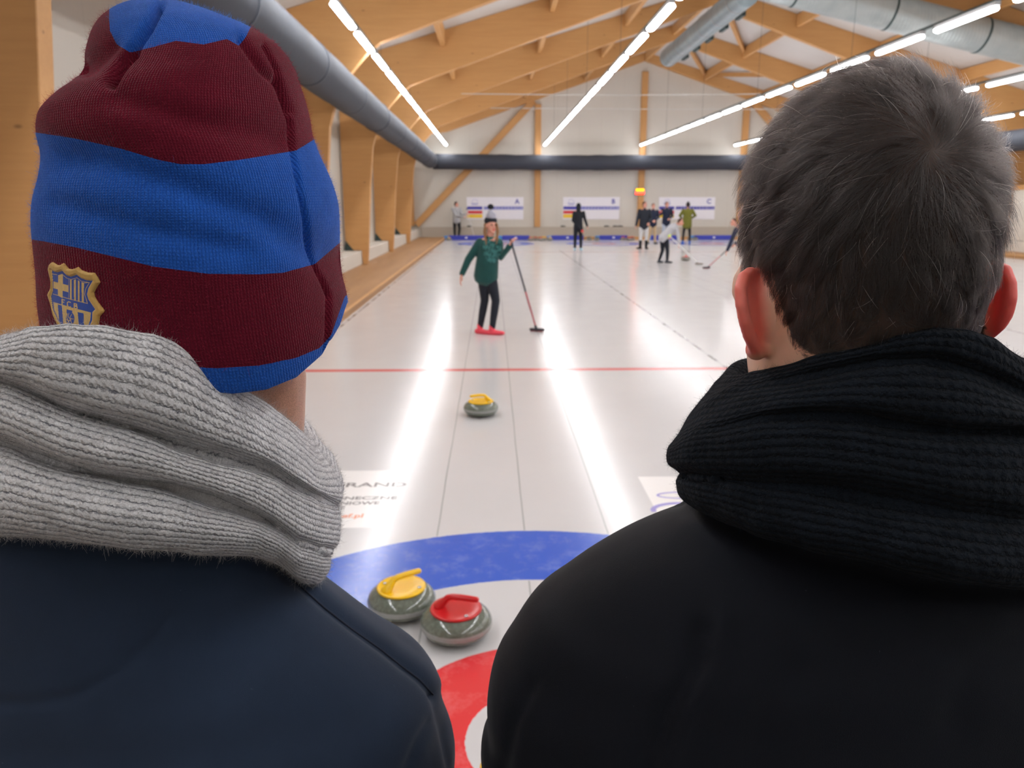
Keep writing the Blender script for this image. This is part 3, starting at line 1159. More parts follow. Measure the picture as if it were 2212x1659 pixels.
def strands(name, pts, rad, shade, parent, mat=None, taper=.4):
    """pts N x K x 3 -> one hair-curves object"""
    n, K, _ = pts.shape
    c = bpy.data.hair_curves.new(name)
    c.add_curves([K] * n)
    P = (pts - np.array(parent.location)).astype(np.float32)
    c.attributes['position'].data.foreach_set('vector', P.ravel())
    r = c.attributes.get('radius') or c.attributes.new('radius', 'FLOAT', 'POINT')
    prof = np.linspace(1, taper, K)
    r.data.foreach_set('value', (np.ones((n, 1)) * rad * prof).astype(np.float32).ravel() if np.isscalar(rad) else (rad[:, None] * prof).astype(np.float32).ravel())
    a = c.attributes.new('shade', 'FLOAT_COLOR', 'CURVE')
    s = np.ones((n, 4), np.float32)
    s[:, :3] = shade
    a.data.foreach_set('color', s.ravel())
    c.materials.append(mat)
    o = bpy.data.objects.new(name, c)
    COL.objects.link(o)
    o.parent = parent
    return o


def strand_material(name, rough, spec, hair=False):
    t = NT(name)
    a = t.n('Attribute')
    a.attribute_name = 'shade'
    if hair:
        h = t.n('BsdfHairPrincipled')
        h.parametrization = 'COLOR'
        t.set(h.inputs['Color'], a.outputs['Color'])
        h.inputs['Roughness'].default_value = rough
        h.inputs['Radial Roughness'].default_value = .45
        t.t.links.new(h.outputs[0], t.out.inputs[0])
        return t.m
    return t.bsdf(a.outputs['Color'], rough, None, Specular_IOR_Level=spec)


M['fibre'] = strand_material('wool_fibre', .95, .1)
M['hair'] = strand_material('hair_strand', .38, .5, True)
_st = strands
def strands(name, pts, rad, shade, parent, mat=None, taper=.4):
    return _st(name, pts, rad, shade, parent, mat or M['fibre'], taper)


def skin_mat(name, rgb, red=(206, 84, 78)):
    t = NT(name)
    co = t.n('TexCoord').outputs['Object']
    at_ = t.n('Attribute')
    at_.attribute_name = 'flush'
    c = t.mix(t.noise(co, 90, 4), lin(rgb), lin(tuple(v * .92 for v in rgb)))
    c = t.mix(at_.outputs['Fac'], c, lin(red))
    st = t.n('Attribute')
    st.attribute_name = 'stubble'
    sc_ = t.n('Attribute')
    sc_.attribute_name = 'scalp'
    c = t.mix(t.math('MULTIPLY', sc_.outputs['Fac'], .93), c, lin((34, 27, 25)))
    dots = t.ramp(t.noise(co, 2200, 2), [(.42, .15), (.62, .6)])
    c = t.mix(t.math('MULTIPLY', dots, st.outputs['Fac']), c, lin((70, 52, 44)))
    return t.bsdf(c, .48, t.bump(t.noise(co, 500, 3), .15, .0006), Subsurface_Weight=.4, Subsurface_Radius=(.014, .004, .002), Subsurface_Scale=1.0)
M['skin_near'] = skin_mat('warm_skin', (236, 184, 156), (238, 110, 102))

def cloth_mat(name, rgb, a=.12, rough=.9, sheen=.5, weave=1400):
    t = NT(name)
    co = t.n('TexCoord').outputs['Object']
    c = lin(rgb)
    col = t.mix(t.noise(co, 9, 5, .6), tuple(x * (1 - a * 2) for x in c), tuple(x * (1 + a * 2) for x in c))
    lint = t.ramp(t.noise(co, 320, 1), [(.80, 0.0), (.84, .30)])
    col = t.mix(lint, col, lin(tuple(min(255, v + 60) for v in rgb)))
    nrm = t.bump(t.noise(co, weave, 2, .6), .35, .0008)
    nrm = t.bump(t.noise(co, 6, 3, .5), .35, .012, nrm)
    return t.bsdf(col, rough, nrm, Sheen_Weight=sheen, Sheen_Roughness=.45, Specular_IOR_Level=.15)
M['navy'] = cloth_mat('navy_sweatshirt', (41, 53, 72), a=.17, sheen=.15)
M['blackcloth'] = cloth_mat('black_softshell', (16, 19, 27), rough=.75, sheen=.08)
M['denim'] = cloth_mat('dark_denim', (34, 42, 60))
M['shoe_black'] = simple('black_shoe_leather', (30, 30, 32), .5)


def rest_of_body(t, cx, cy, mat_tr, h=1.62, z0=.17):
    """trousers and shoes below the jacket, standing on the platform"""
    m = MB()
    for s in (-1, 1):
        m.tube([(cx + s * .095, cy, z0 + .86), (cx + s * .105, cy, z0 + .5), (cx + s * .11, cy + .01, z0 + .09)], [(.10, .115), (.075, .08), (.062, .065)], 16)
    m.tube([(cx - .09, cy, z0 + .84), (cx + .09, cy, z0 + .84)], [(.125, .13)] * 2, 16)
    m.fused('trousers', mat_tr, t, .012)
    for s in (-1, 1):
        MB().tube([(cx + s * .11, cy - .05, z0 + .055), (cx + s * .115, cy + .06, z0 + .05), (cx + s * .125, cy + .19, z0 + .035)], [(.042, .052), (.047, .048), (.04, .032)], 14, side=(1, 0, 0)).build('shoe', M['shoe_black'], t, True)


def hand(m, wrist, d, pn, s=1.0, side=1, curl=.35, th_out=1.0):
    """palm, four bent fingers of unequal length and a thumb. d: pointing direction, pn: palm normal"""
    w, d, pn = Vector(wrist), Vector(d).normalized(), Vector(pn).normalized()
    ac = d.cross(pn).normalized() * side
    pn = ac.cross(d).normalized() * side
    k = .01 * s
    m.tube([w - d * 2.0 * k, w + d * 1.2 * k, w + d * 5 * k, w + d * 8.2 * k], [(2.6 * k, 2.0 * k), (2.9 * k, 1.7 * k), (3.9 * k, 1.5 * k), (3.9 * k, 1.15 * k)], 12, side=ac)
    for i, L in enumerate((7.0, 7.9, 7.3, 5.7)):
        b = w + d * (8.2 - abs(i - 1.3) * .35) * k + ac * ((1.5 - i) * 2.0) * k
        p, q = [b], b
        dd = d.copy()
        for sg, f in enumerate((.46, .30, .24)):
            a = curl * (.55 + .3 * sg)
            dd = (dd * math.cos(a) + pn * math.sin(a)).normalized()
            q = q + dd * L * f * k
            p.append(q)
        m.tube(p, [.95 * k, .85 * k, .78 * k, .66 * k], 8)
    b = w + d * 2.2 * k + ac * 2.7 * k
    e = (d * .72 + ac * .62 * th_out + pn * .35).normalized()
    m.tube([b - ac * k, b + e * 2.8 * k, b + e * 4.6 * k + d * .6 * k, b + e * 5.8 * k + d * 1.7 * k], [1.35 * k, 1.1 * k, .95 * k, .72 * k], 8)


# ================= LEFT MAN
YL = .580
cL = at(400, 470, YL)
man1 = thing('person', (cL.x, YL, .17), 'person seen from behind in striped knit hat, grey scarf and navy sweatshirt', 'person')
# --- hat
Y0 = YL
rows = [(14, 322, 352, .006), (22, 285, 400, .024), (34, 245, 438, .040), (50, 219, 486, .052), (69, 204, 530, .062), (87, 196, 571, .070), (116, 187, 613, .078), (148, 182, 637, .086),
        (181, 150, 651, .094), (205, 112, 660, .100), (235, 80, 669, .105), (262, 72, 675, .108), (292, 74, 680, .110), (335, 85, 695, .110), (382, 82, 716, .111),
        (434, 71, 733, .112), (482, 69, 737, .112)]
keys = [dict(Y=Y0, ry=r, xl=a, xr=b, py=y) for y, a, b, r in rows]
keys += [dict(Y=Y0, ry=.112, xl=73, xr=736, crv=[(73, 535), (250, 562), (420, 575), (600, 562), (736, 525)]),
         dict(Y=Y0, ry=.111, xl=79, xr=736, crv=[(79, 595), (250, 630), (420, 645), (600, 622), (736, 565)]),
         dict(Y=Y0, ry=.109, xl=84, xr=740, crv=[(84, 650), (250, 705), (420, 728), (560, 716), (660, 675), (740, 600)]),
         dict(Y=Y0, ry=.106, xl=92, xr=747, crv=[(92, 700), (250, 770), (420, 797), (560, 788), (640, 765), (700, 715), (747, 628)]),
         dict(Y=Y0, ry=.102, xl=100, xr=751, crv=[(100, 740), (250, 806), (420, 842), (500, 846), (575, 837), (640, 813), (700, 760), (735, 700), (751, 652)]),
         dict(Y=Y0, ry=.098, xl=112, xr=744, crv=[(112, 738), (250, 800), (420, 836), (500, 840), (575, 831), (640, 805), (700, 752), (730, 695), (744, 655)]),
         dict(Y=Y0, ry=.092, xl=128, xr=728, crv=[(128, 700), (250, 740), (420, 770), (575, 760), (700, 690), (728, 640)])]
G = ringloft(keys, 560, 430)
G = softnoise(G, .0035, 14, 3)
G = groove(G, [
    ([(345, 8), (318, 60), (283, 112), (240, 165)], .0085, 9),
    ([(283, 112), (262, 130), (235, 172)], .008, 12),
    ([(245, 95), (200, 140), (182, 150)], .004, 14),
    ([(520, 80), (568, 150), (603, 180), (626, 240)], .005, 9),
    ([(571, 95), (600, 150), (618, 225), (630, 270), (634, 333), (642, 376), (651, 427), (669, 506), (684, 553), (697, 600), (711, 640), (709, 723), (704, 770)], .0045, 5),
    ([(150, 346), (220, 352), (380, 400), (560, 470), (700, 560)], .0045, 34),
    ([(250, 210), (420, 260), (600, 300)], .003, 30),
    ([(120, 440), (330, 500), (520, 540)], .0025, 26),
])
px, py = near_pixels(G)
B = [([-50, 235, 236, 252, 281, 330, 380, 440, 490, 516, 531, 800], [-500, -500, 60, 92, 110, 98, 84, 92, 80, 95, 76, -500]),
     ([0, 74, 160, 260, 340, 390, 440, 520, 640, 680, 800], [272, 283, 296, 318, 342, 352, 352, 342, 322, 297, 290]),
     ([0, 72, 160, 250, 330, 450, 560, 610, 680, 736, 800], [510, 516, 532, 554, 574, 590, 591, 588, 569, 521, 505]),
     ([0, 95, 250, 400, 470, 560, 640, 690, 715, 745, 800], [690, 715, 765, 792, 796, 790, 773, 752, 725, 640, 610])]
bb = [np.interp(px, *b) for b in B]
s = np.zeros(px.shape)
# piecewise stripe coordinate, 0-1 crown blue, 1-2 red, 2-3 blue, 3-4 red, 4-5 blue hem
s = np.where(py < bb[0], np.clip(1 - (bb[0] - py) / 60, 0, 1), s)
for k in range(3):
    m_ = (py >= bb[k]) & (py < bb[k + 1])
    s = np.where(m_, k + 1 + (py - bb[k]) / (bb[k + 1] - bb[k]), s)
s = np.where(py >= bb[3], np.clip(4 + (py - bb[3]) / 60, 4, 5), s)
hat_blue, hat_red = (38, 95, 190), (104, 20, 40)
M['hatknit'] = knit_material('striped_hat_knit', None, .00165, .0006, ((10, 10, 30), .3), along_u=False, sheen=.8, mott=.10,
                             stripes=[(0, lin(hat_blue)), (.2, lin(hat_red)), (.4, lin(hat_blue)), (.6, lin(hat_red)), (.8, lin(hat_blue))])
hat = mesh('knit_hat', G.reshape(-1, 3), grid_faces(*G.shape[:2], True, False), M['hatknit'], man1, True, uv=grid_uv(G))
hat['label'] = 'red and blue striped knit hat'
attr(hat, 'stripe', s.ravel() / 5.0)
bvh_hat = BVHTree.FromPolygons([tuple(v) for v in G.reshape(-1, 3)], grid_faces(*G.shape[:2], False, False))

def hatcol(o, idx):
    me = o.data
    ls = np.zeros(len(me.polygons), np.int32); me.polygons.foreach_get('loop_start', ls)
    vi = np.zeros(len(me.loops), np.int32); me.loops.foreach_get('vertex_index', vi)
    v = np.minimum((s.ravel()[vi[ls[idx]]]).astype(int), 4)
    pal = np.array([lin((96, 150, 226)), lin((176, 60, 84))])
    return pal[np.array([0, 1, 0, 1, 0])[v]] * RNG.uniform(.6, 1.25, (len(idx), 1))
fuzz('hat_fuzz', hat, 30000, .0019, .000042, hatcol, man1, 1.1, 5)['kind'] = 'stuff'

# --- crest sewn on the hat (built on its own grid laid over the knit)
SC8 = 8.295
outline = [(455, 212), (545, 270), (600, 268), (655, 232), (690, 272), (740, 335), (800, 345), (860, 330), (915, 300), (975, 360), (1090, 405), (1205, 408), (1260, 490), (1305, 575), (1230, 690), (1195, 760), (1205, 830),
           (1270, 940), (1380, 1080), (1365, 1120), (1300, 1180), (1285, 1280), (1260, 1380), (1210, 1490), (1110, 1600), (970, 1690), (800, 1640), (660, 1500), (560, 1340), (480, 1170), (425, 940), (380, 810), (390, 770), (435, 690), (440, 570), (390, 350), (405, 270)]
inner = [(462, 352), (500, 385), (560, 395), (650, 372), (720, 450), (800, 475), (905, 440), (980, 500), (1080, 540), (1185, 545), (1110, 680), (1085, 790), (1110, 880), (1230, 1060), (1180, 1110), (1175, 1250), (1130, 1360), (1070, 1440), (950, 1600), (800, 1560),
         (650, 1390), (560, 1240), (480, 1060), (450, 830), (480, 740), (482, 560)]
gold_polys = [[(572, 446), (600, 440), (640, 425), (655, 445), (650, 860), (565, 815)],
              [(485, 560), (750, 630), (750, 755), (485, 682)],
              [(782, 530), (812, 530), (812, 893), (782, 886)], [(850, 535), (884, 520), (884, 910), (853, 903)],
              [(918, 535), (952, 560), (952, 930), (922, 922)], [(985, 570), (1028, 582), (1026, 945), (990, 935)],
              [(492, 945), (1150, 1125), (1140, 1250), (1090, 1380), (1030, 1470), (940, 1580), (820, 1540), (670, 1385), (580, 1240), (505, 1060)]]
blue_over = [[(562, 972), (635, 992), (668, 1400), (590, 1280)], [(722, 1058), (822, 1085), (822, 1150), (722, 1130)], [(915, 1108), (1022, 1130), (1032, 1470), (945, 1400)],
             [(655, 660), (655, 660), (655, 661)]]
gold_lines = [([(480, 785), (750, 868), (1090, 955)], 5), ([(490, 935), (820, 1035), (1150, 1120)], 5), ([(758, 520), (758, 875)], 4),
              ([(1020, 585), (1125, 580), (1060, 690), (1040, 790), (1075, 900), (1090, 955)], 5), ([(480, 430), (545, 440)], 5),
              ([(482, 945), (500, 1060), (570, 1240), (650, 1370)], 3), ([(640, 430), (720, 500), (800, 525), (905, 495), (980, 555), (1125, 580)], 4)]
letters = [([(640, 880), (640, 975)], 9), ([(640, 884), (682, 896)], 8), ([(640, 925), (672, 934)], 8),
           ([(785, 935), (755, 922), (732, 945), (735, 990), (758, 1020), (790, 1015)], 9),
           ([(855, 955), (855, 1045)], 9), ([(855, 957), (895, 966), (900, 990), (858, 1000), (908, 1012), (908, 1042), (858, 1046)], 9)]
ball_c, ball_r = (785, 1225), (76, 116)
swirl = [([(730, 1140), (722, 1200), (745, 1255), (800, 1265)], 5), ([(760, 1130), (745, 1180), (775, 1225), (840, 1230)], 5), ([(810, 1150), (785, 1190), (800, 1290), (830, 1320)], 5), ([(720, 1240), (760, 1275), (770, 1330)], 5), ([(785, 1240), (735, 1300)], 5)]

def inpoly(X, Y, pl):
    r = np.zeros(X.shape, bool)
    n = len(pl)
    for i in range(n):
        x0, y0 = pl[i]
        x1, y1 = pl[(i + 1) % n]
        if y0 == y1:
            continue
        c = ((y0 > Y) != (y1 > Y)) & (X < (x1 - x0) * (Y - y0) / (y1 - y0) + x0)
        r ^= c
    return r

STEP = 5.0
gx = np.arange(375, 1390, STEP)
gy = np.arange(205, 1700, STEP)
CX, CY = np.meshgrid(gx, gy)
ctr = (CX[:-1, :-1] + STEP / 2, CY[:-1, :-1] + STEP / 2)
ins = inpoly(*ctr, outline)
col = np.zeros(ctr[0].shape, int)                    # 0 gold braid, 1 gold thread, 2 blue thread
inn = inpoly(*ctr, inner)
col[inn] = 2
col[(polyd(*ctr, inner + inner[:1]) < 8) & ~inn] = 1
for g_ in gold_polys:
    col[inpoly(*ctr, g_) & inn] = 1
for g_ in blue_over:
    col[inpoly(*ctr, g_) & inn] = 2
bl = (((ctr[0] - ball_c[0]) / ball_r[0]) ** 2 + ((ctr[1] - ball_c[1]) / ball_r[1]) ** 2) < 1
col[bl] = 2
for pl, w in gold_lines + letters:
    col[(polyd(*ctr, pl) < w) & inn] = 1
for pl, w in swirl:
    col[(polyd(*ctr, pl) < w) & bl] = 1
# heights: padded braid round the edge, flat embroidery inside
VX, VY = CX / SC8 + 60, CY / SC8 + 540
dout = polyd(CX, CY, outline + outline[:1])
din = polyd(CX, CY, inner + inner[:1])
inv = inpoly(CX, CY, inner)
h = np.where(inv, .0009, .0009 + .0011 * np.clip(np.minimum(dout, din) / 34, 0, 1) ** .6)
h = np.where((dout < 9) & ~inv, .0004, h)
used = np.zeros(CX.shape, bool)
used[:-1, :-1] |= ins; used[1:, :-1] |= ins; used[:-1, 1:] |= ins; used[1:, 1:] |= ins
vid = -np.ones(CX.shape, int)
Vb = []
for i, j in zip(*np.nonzero(used)):
    d = ray(VX[i, j], VY[i, j])
    hit, nn, _, _ = bvh_hat.ray_cast(CAM, d)
    if hit is None:
        hit, nn = CAM + d * .6, Vector((0, -1, 0))
    if nn.dot(d) > 0:
        nn = -nn
    vid[i, j] = len(Vb)
    Vb.append(hit + nn * float(h[i, j]))
Fb, Ib = [], []
for i, j in zip(*np.nonzero(ins)):
    Fb.append((vid[i, j], vid[i + 1, j], vid[i + 1, j + 1], vid[i, j + 1]))
    Ib.append(int(col[i, j]))
def thread(name, rgb, sc=900):
    t = NT(name)
    co = t.n('TexCoord').outputs['Object']
    f = t.noise(t.mapped(co, (1.0, 1.0, .25)), sc, 2)
    c = lin(rgb)
    return t.bsdf(t.mix(f, tuple(v * .8 for v in c), tuple(v * 1.15 for v in c)), .55, t.bump(f, .4, .0003), Sheen_Weight=.2)
badge = mesh('crest_badge', Vb, Fb, [thread('gold_braid', (208, 166, 88)), thread('gold_thread', (224, 190, 120)), thread('blue_thread', (34, 76, 168))], man1, True, Ib)
badge['label'] = 'gold and blue embroidered shield badge'
so = badge.modifiers.new('thick', 'SOLIDIFY')
so.thickness = .0008
so.offset = -1

# --- head and neck of the left man (face turned to the right)
hc = Vector((cL.x, YL, cL.z - .01))
m = MB()
m.ball(hc + Vector((0, 0, .015)), (.084, .088, .105), 24, 16)
m.ball(hc + Vector((.03, .03, -.05)), (.062, .066, .065), 20, 12)
m.tube([hc + Vector((.03, .05, -.06)), hc + Vector((.040, .075, -.10))], [.042, .026], 16)      # jaw and chin
m.tube([hc + Vector((.045, .088, .01)), hc + Vector((.056, .112, -.035))], [.010, .014], 10)
m.tube([hc + Vector((-.01, .01, -.06)), hc + Vector((-.012, .03, -.26))], [(.058, .058), (.056, .056)], 20)
jw = at(598, 868, .60)
m.tube([hc + Vector((.02, .01, -.07)), Vector((jw.x - .012, .612, jw.z + .015)), Vector((jw.x - .02, .61, jw.z - .06))], [.05, .034, .034], 16)
m.ball(hc + Vector((-.072, .058, -.03)), (.012, .02, .032), 12, 8)
o = m.fused('body', M['skin_near'], man1, .004, 4)
n = len(o.data.vertices)
V = np.zeros(n * 3); o.data.vertices.foreach_get('co', V); V = V.reshape(-1, 3) + np.array(man1.location)
attr(o, 'flush', np.full(n, .08))
attr(o, 'stubble', ((V[:, 2] < hc.z - .04) & (V[:, 0] > hc.x - .01)).astype(float))
nl = hc
# --- scarf
YS = .600
top = [(-120, 785), (-60, 758), (0, 735), (60, 702), (150, 688), (230, 697), (330, 720), (400, 752), (455, 797), (530, 845), (590, 884), (640, 915), (690, 965)]
c1 = [(-120, 800), (0, 812), (48, 833), (145, 881), (313, 930), (386, 958), (482, 987), (579, 1011), (651, 1054), (726, 1092)]
c2 = [(-120, 940), (0, 948), (72, 977), (145, 1001), (217, 1021), (289, 1033), (362, 1045), (434, 1069), (506, 1093), (579, 1122), (636, 1165), (715, 1190)]
bot = [(-120, 1145), (0, 1151), (145, 1170), (289, 1190), (434, 1199), (554, 1194), (603, 1209), (640, 1240), (680, 1258)]
def mid(a, b, f, ext=None):
    xs = np.linspace(-120, 735, 20)
    ya = np.interp(xs, *zip(*a)); yb = np.interp(xs, *zip(*b))
    return [(float(x), float(u * (1 - f) + v * f)) for x, u, v in zip(xs, ya, yb)]
def cv(a, dy=0):
    return [(x, y + dy) for x, y in a]
XLs = -100
keys = [dict(Y=YS, ry=0.110, xl=110, xr=560, crv=cv(top, 120)),
        dict(Y=YS, ry=0.134, xl=60, xr=610, crv=cv(top, 30)),
        dict(Y=YS, ry=0.150, xl=10, xr=668, crv=cv(top, 3)),
        dict(Y=YS, ry=0.157, xl=-40, xr=700, crv=mid(top, c1, .22)),
        dict(Y=YS, ry=0.158, xl=-75, xr=727, crv=mid(top, c1, .55)),
        dict(Y=YS, ry=0.152, xl=-85, xr=735, crv=mid(top, c1, .86)),
        dict(Y=YS, ry=0.127, xl=-84, xr=722, crv=cv(c1, 3)),
        dict(Y=YS, ry=0.140, xl=-88, xr=729, crv=mid(c1, c2, .16)),
        dict(Y=YS, ry=0.151, xl=-95, xr=731, crv=mid(c1, c2, .52)),
        dict(Y=YS, ry=0.147, xl=-98, xr=727, crv=mid(c1, c2, .86)),
        dict(Y=YS, ry=0.121, xl=-98, xr=708, crv=cv(c2, 4)),
        dict(Y=YS, ry=0.138, xl=-100, xr=712, crv=mid(c2, bot, .16)),
        dict(Y=YS, ry=0.151, xl=-106, xr=712, crv=mid(c2, bot, .5)),
        dict(Y=YS, ry=0.150, xl=-106, xr=702, crv=mid(c2, bot, .8)),
        dict(Y=YS, ry=0.141, xl=-102, xr=686, crv=cv(bot, 0)),
        dict(Y=YS, ry=0.122, xl=-80, xr=650, crv=cv(bot, 8)),
        dict(Y=YS, ry=0.100, xl=-40, xr=600, crv=cv(bot, -10))]
G = ringloft(keys, 560, 460)
G = softnoise(G, .006, 11, 8)
G = softnoise(G, .0016, 60, 2)
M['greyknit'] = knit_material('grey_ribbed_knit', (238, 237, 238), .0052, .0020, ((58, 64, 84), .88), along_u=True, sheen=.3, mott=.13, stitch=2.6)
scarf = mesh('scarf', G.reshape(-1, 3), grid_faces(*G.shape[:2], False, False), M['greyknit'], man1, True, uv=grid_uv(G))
scarf['label'] = 'grey ribbed knit scarf in thick folds'
so = scarf.modifiers.new('thick', 'SOLIDIFY'); so.thickness = .004; so.offset = -1
fuzz('scarf_fuzz', scarf, 44000, .0020, .00006, lambda o, i: np.array(lin((214, 212, 212))) * RNG.uniform(.45, 1.15, (len(i), 1)), man1, 2.0, 6)['kind'] = 'stuff'

# --- sweatshirt
CXL, YJ = -.325, .615
jk = [dict(Y=YJ, ry=.098, w=(CXL, .12, 1.735)),
      dict(Y=YJ, ry=.108, w=(CXL + .01, .155, 1.70)),
      dict(Y=YJ, ry=.114, cx=CXL, xr=640, py=1195, e=.92),
      dict(Y=YJ, ry=.120, cx=CXL, xr=692, py=1275, e=.9),
      dict(Y=YJ, ry=.127, cx=CXL, xr=775, py=1345, e=.86),
      dict(Y=YJ, ry=.130, cx=CXL, xr=855, py=1405, e=.84),
      dict(Y=YJ, ry=.137, cx=CXL, xr=915, py=1448, e=.82),
      dict(Y=YJ, ry=.141, cx=CXL, xr=943, py=1492, e=.82),
      dict(Y=YJ, ry=.144, cx=CXL, xr=957, py=1550, e=.82),
      dict(Y=YJ, ry=.146, cx=CXL, xr=985, py=1659, e=.84),
      dict(Y=YJ, ry=.145, w=(CXL, .255, 1.28), e=.85),
      dict(Y=YJ, ry=.140, w=(CXL, .225, 1.15), e=.85),
      dict(Y=YJ, ry=.135, w=(CXL, .190, 1.00), e=.85),
      dict(Y=YJ, ry=.120, w=(CXL, .185, .97), e=.85)]
G = ringloft(jk, 120, 110)
m = MB()
m.add(G.reshape(-1, 3), grid_faces(110, 120))
for s_ in (-1, 1):
    m.tube([(CXL + s_ * .185, YJ, 1.40), (CXL + s_ * .205, YJ + .01, 1.25), (CXL + s_ * .215, YJ + .04, 1.12), (CXL + s_ * .20, YJ + .16, .98)], [(.062, .07), (.056, .062), (.050, .054), (.040, .042)], 18)
jacket = m.fused('sweatshirt', M['navy'], man1, .0042, 8)

def dent(o, lines, t, amp=.002, sc=9.0, seed=0):
    """folds and seams pressed into a garment"""
    n = len(o.data.vertices)
    V = np.zeros(n * 3); o.data.vertices.foreach_get('co', V); V = V.reshape(-1, 3)
    N = np.zeros(n * 3); o.data.vertices.foreach_get('normal', N); N = N.reshape(-1, 3)
    Wd = V + np.array(t.location)
    px, py = proj(Wd)
    fac = ((Wd - nC) * N).sum(1) < 0
    off = np.zeros(n)
    for pl, dep, w in lines:
        off -= dep * np.exp(-(polyd(px, py, pl) / w) ** 2) * fac
    near = np.nonzero((px > -100) & (px < 2300) & (py > 900) & (py < 1900))[0]
    for i in near:
        off[i] += amp * noise.noise(Vector((Wd[i, 0] * sc + seed, Wd[i, 1] * sc, Wd[i, 2] * sc * .7)))
    V = V + N * off[:, None]
    o.data.vertices.foreach_set('co', V.ravel())
    o.data.update()
seam = [(560, 1190), (600, 1225), (650, 1268), (700, 1313), (760, 1360), (820, 1402), (870, 1442), (905, 1468), (935, 1500)]
dent(jacket, [(seam, .0035, 9), ([(x + 8, y - 26) for x, y in seam], -.0022, 18), ([(-20, 1522), (80, 1520), (170, 1500), (260, 1450), (330, 1385), (370, 1330)], .0022, 12),
              ([(880, 1659), (905, 1600), (930, 1560)], .003, 12), ([(935, 1500), (955, 1570), (975, 1659)], .003, 8), ([(0, 1170), (300, 1205), (600, 1215)], .004, 25)], man1, .004, 9, 1)
def surf_tube(o, t, pl, rad, name, mat, n=80, sink=.3):
    me = o.data
    V = [v.co + t.location for v in me.vertices]
    bv = BVHTree.FromPolygons(V, [tuple(p.vertices) for p in me.polygons])
    L = np.concatenate([[0], np.cumsum([math.dist(a, b) for a, b in zip(pl, pl[1:])])])
    P = []
    for s_ in np.linspace(0, L[-1], n):
        x = np.interp(s_, L, [p[0] for p in pl]); y = np.interp(s_, L, [p[1] for p in pl])
        hit, nn, _, _ = bv.ray_cast(CAM, ray(x, y))
        if hit is not None:
            P.append(hit + nn * rad * (1 - sink) * (1 if nn.dot(ray(x, y)) < 0 else -1))
    return MB().tube(P, rad, 6).build(name, mat, t, True)
M['seam_navy'] = simple('navy_seam_thread', (20, 28, 46), .9, bstr=0)
surf_tube(jacket, man1, seam, .0009, 'shoulder_seam', M['seam_navy'], sink=.9)
hx = MB()
for s_ in (-1, 1):
    hand(hx, (CXL + s_ * .195, YJ + .17, .965), (-s_ * .25, .35, -.9), (-s_ * .7, -.3, 0), 1.0, s_, .4)
    hx.tube([(CXL + s_ * .20, YJ + .155, .99), (CXL + s_ * .195, YJ + .17, .965)], .026, 10)
    ho = hx.fused('hand', M['skin_near'], man1, .005, 2)
    attr(ho, 'flush', np.full(len(ho.data.vertices), .1)); attr(ho, 'stubble', np.zeros(len(ho.data.vertices)))
    hx = MB()
rest_of_body(man1, CXL, YJ, M['denim'])

# ================= RIGHT MAN
YR = .53
cR = at(1890, 450, YR)
man2 = thing('person', (cR.x, YR, .17), 'person seen from behind with short dark greying hair, black ribbed scarf and black jacket', 'person')
rows = [(148, 1905, 1968, .010), (158, 1858, 2000, .030), (180, 1800, 2030, .050), (212, 1745, 2082, .066), (250, 1700, 2116, .077), (290, 1668, 2138, .085), (330, 1642, 2160, .091), (372, 1624, 2168, .095),
        (412, 1615, 2171, .098), (460, 1611, 2171, .099), (520, 1608, 2165, .099), (565, 1607, 2156, .098), (605, 1606, 2144, .096), (650, 1606, 2130, .092), (700, 1608, 2118, .086),
        (750, 1612, 2108, .080), (800, 1616, 2098, .076), (880, 1630, 2085, .072), (1000, 1650, 2070, .068), (1120, 1660, 2070, .066)]
keys = [dict(Y=YR, ry=r, xl=a, xr=b, py=y) for y, a, b, r in [(y + (5 if y < 200 else 3 if y < 300 else 0), a + (-2 if y < 560 else 0), b - (7 if y < 560 else 0), r) for y, a, b, r in rows]]
HG = ringloft(keys, 200, 190)
m = MB()
m.add(HG.reshape(-1, 3), grid_faces(190, 200))
# face on the far side: chin, nose, brow
fx = cR.x - .01
m.tube([(fx - .035, YR + .06, at(1890, 640, YR).z), (fx, YR + .085, at(1890, 700, YR).z), (fx + .035, YR + .06, at(1890, 640, YR).z)], [.03, .028, .03], 12)
m.tube([(fx, YR + .096, at(0, 480, YR).z), (fx, YR + .118, at(0, 560, YR).z)], [.009, .015], 10)
m.tube([(fx - .02, YR + .098, at(0, 620, YR).z), (fx + .02, YR + .098, at(0, 620, YR).z)], .008, 8)
for s_ in (-1, 1):
    m.tube([(fx + s_ * .05, YR + .08, at(0, 470, YR).z), (fx + s_ * .018, YR + .096, at(0, 468, YR).z)], .009, 8)

def ear(rim, att, lobe, rr=.0042, rl=.0078):
    R = [at(x, y, Y) for x, y, Y in rim]
    A = [at(x, y, Y) for x, y, Y in att]
    m.tube(R, [rr * .9] + [rr] * (len(R) - 2) + [rr * 1.3], 12)
    n = 26
    for i in range(n):
        f = i / (n - 1)
        def pick(L):
            q = f * (len(L) - 1)
            a = min(int(q), len(L) - 2)
            return L[a].lerp(L[a + 1], q - a)
        a, b = pick(R), pick(A)
        mid_ = a.lerp(b, .5) + Vector((0, .009, 0))
        m.tube([a, mid_, b], [.0024, .0028, .0044], 8)
    m.ball(at(*lobe), (rl, rl * .8, rl * 1.05), 14, 10)
ear([(1640, 593, .525), (1620, 589, .508), (1605, 600, .497), (1599, 625, .490), (1602, 660, .487), (1609, 695, .488), (1618, 726, .492), (1628, 748, .498), (1636, 762, .505)],
    [(1662, 600, .512), (1672, 625, .505), (1682, 655, .500), (1688, 690, .498), (1688, 720, .499), (1678, 745, .502), (1660, 758, .506)],
    (1634, 754, .506))
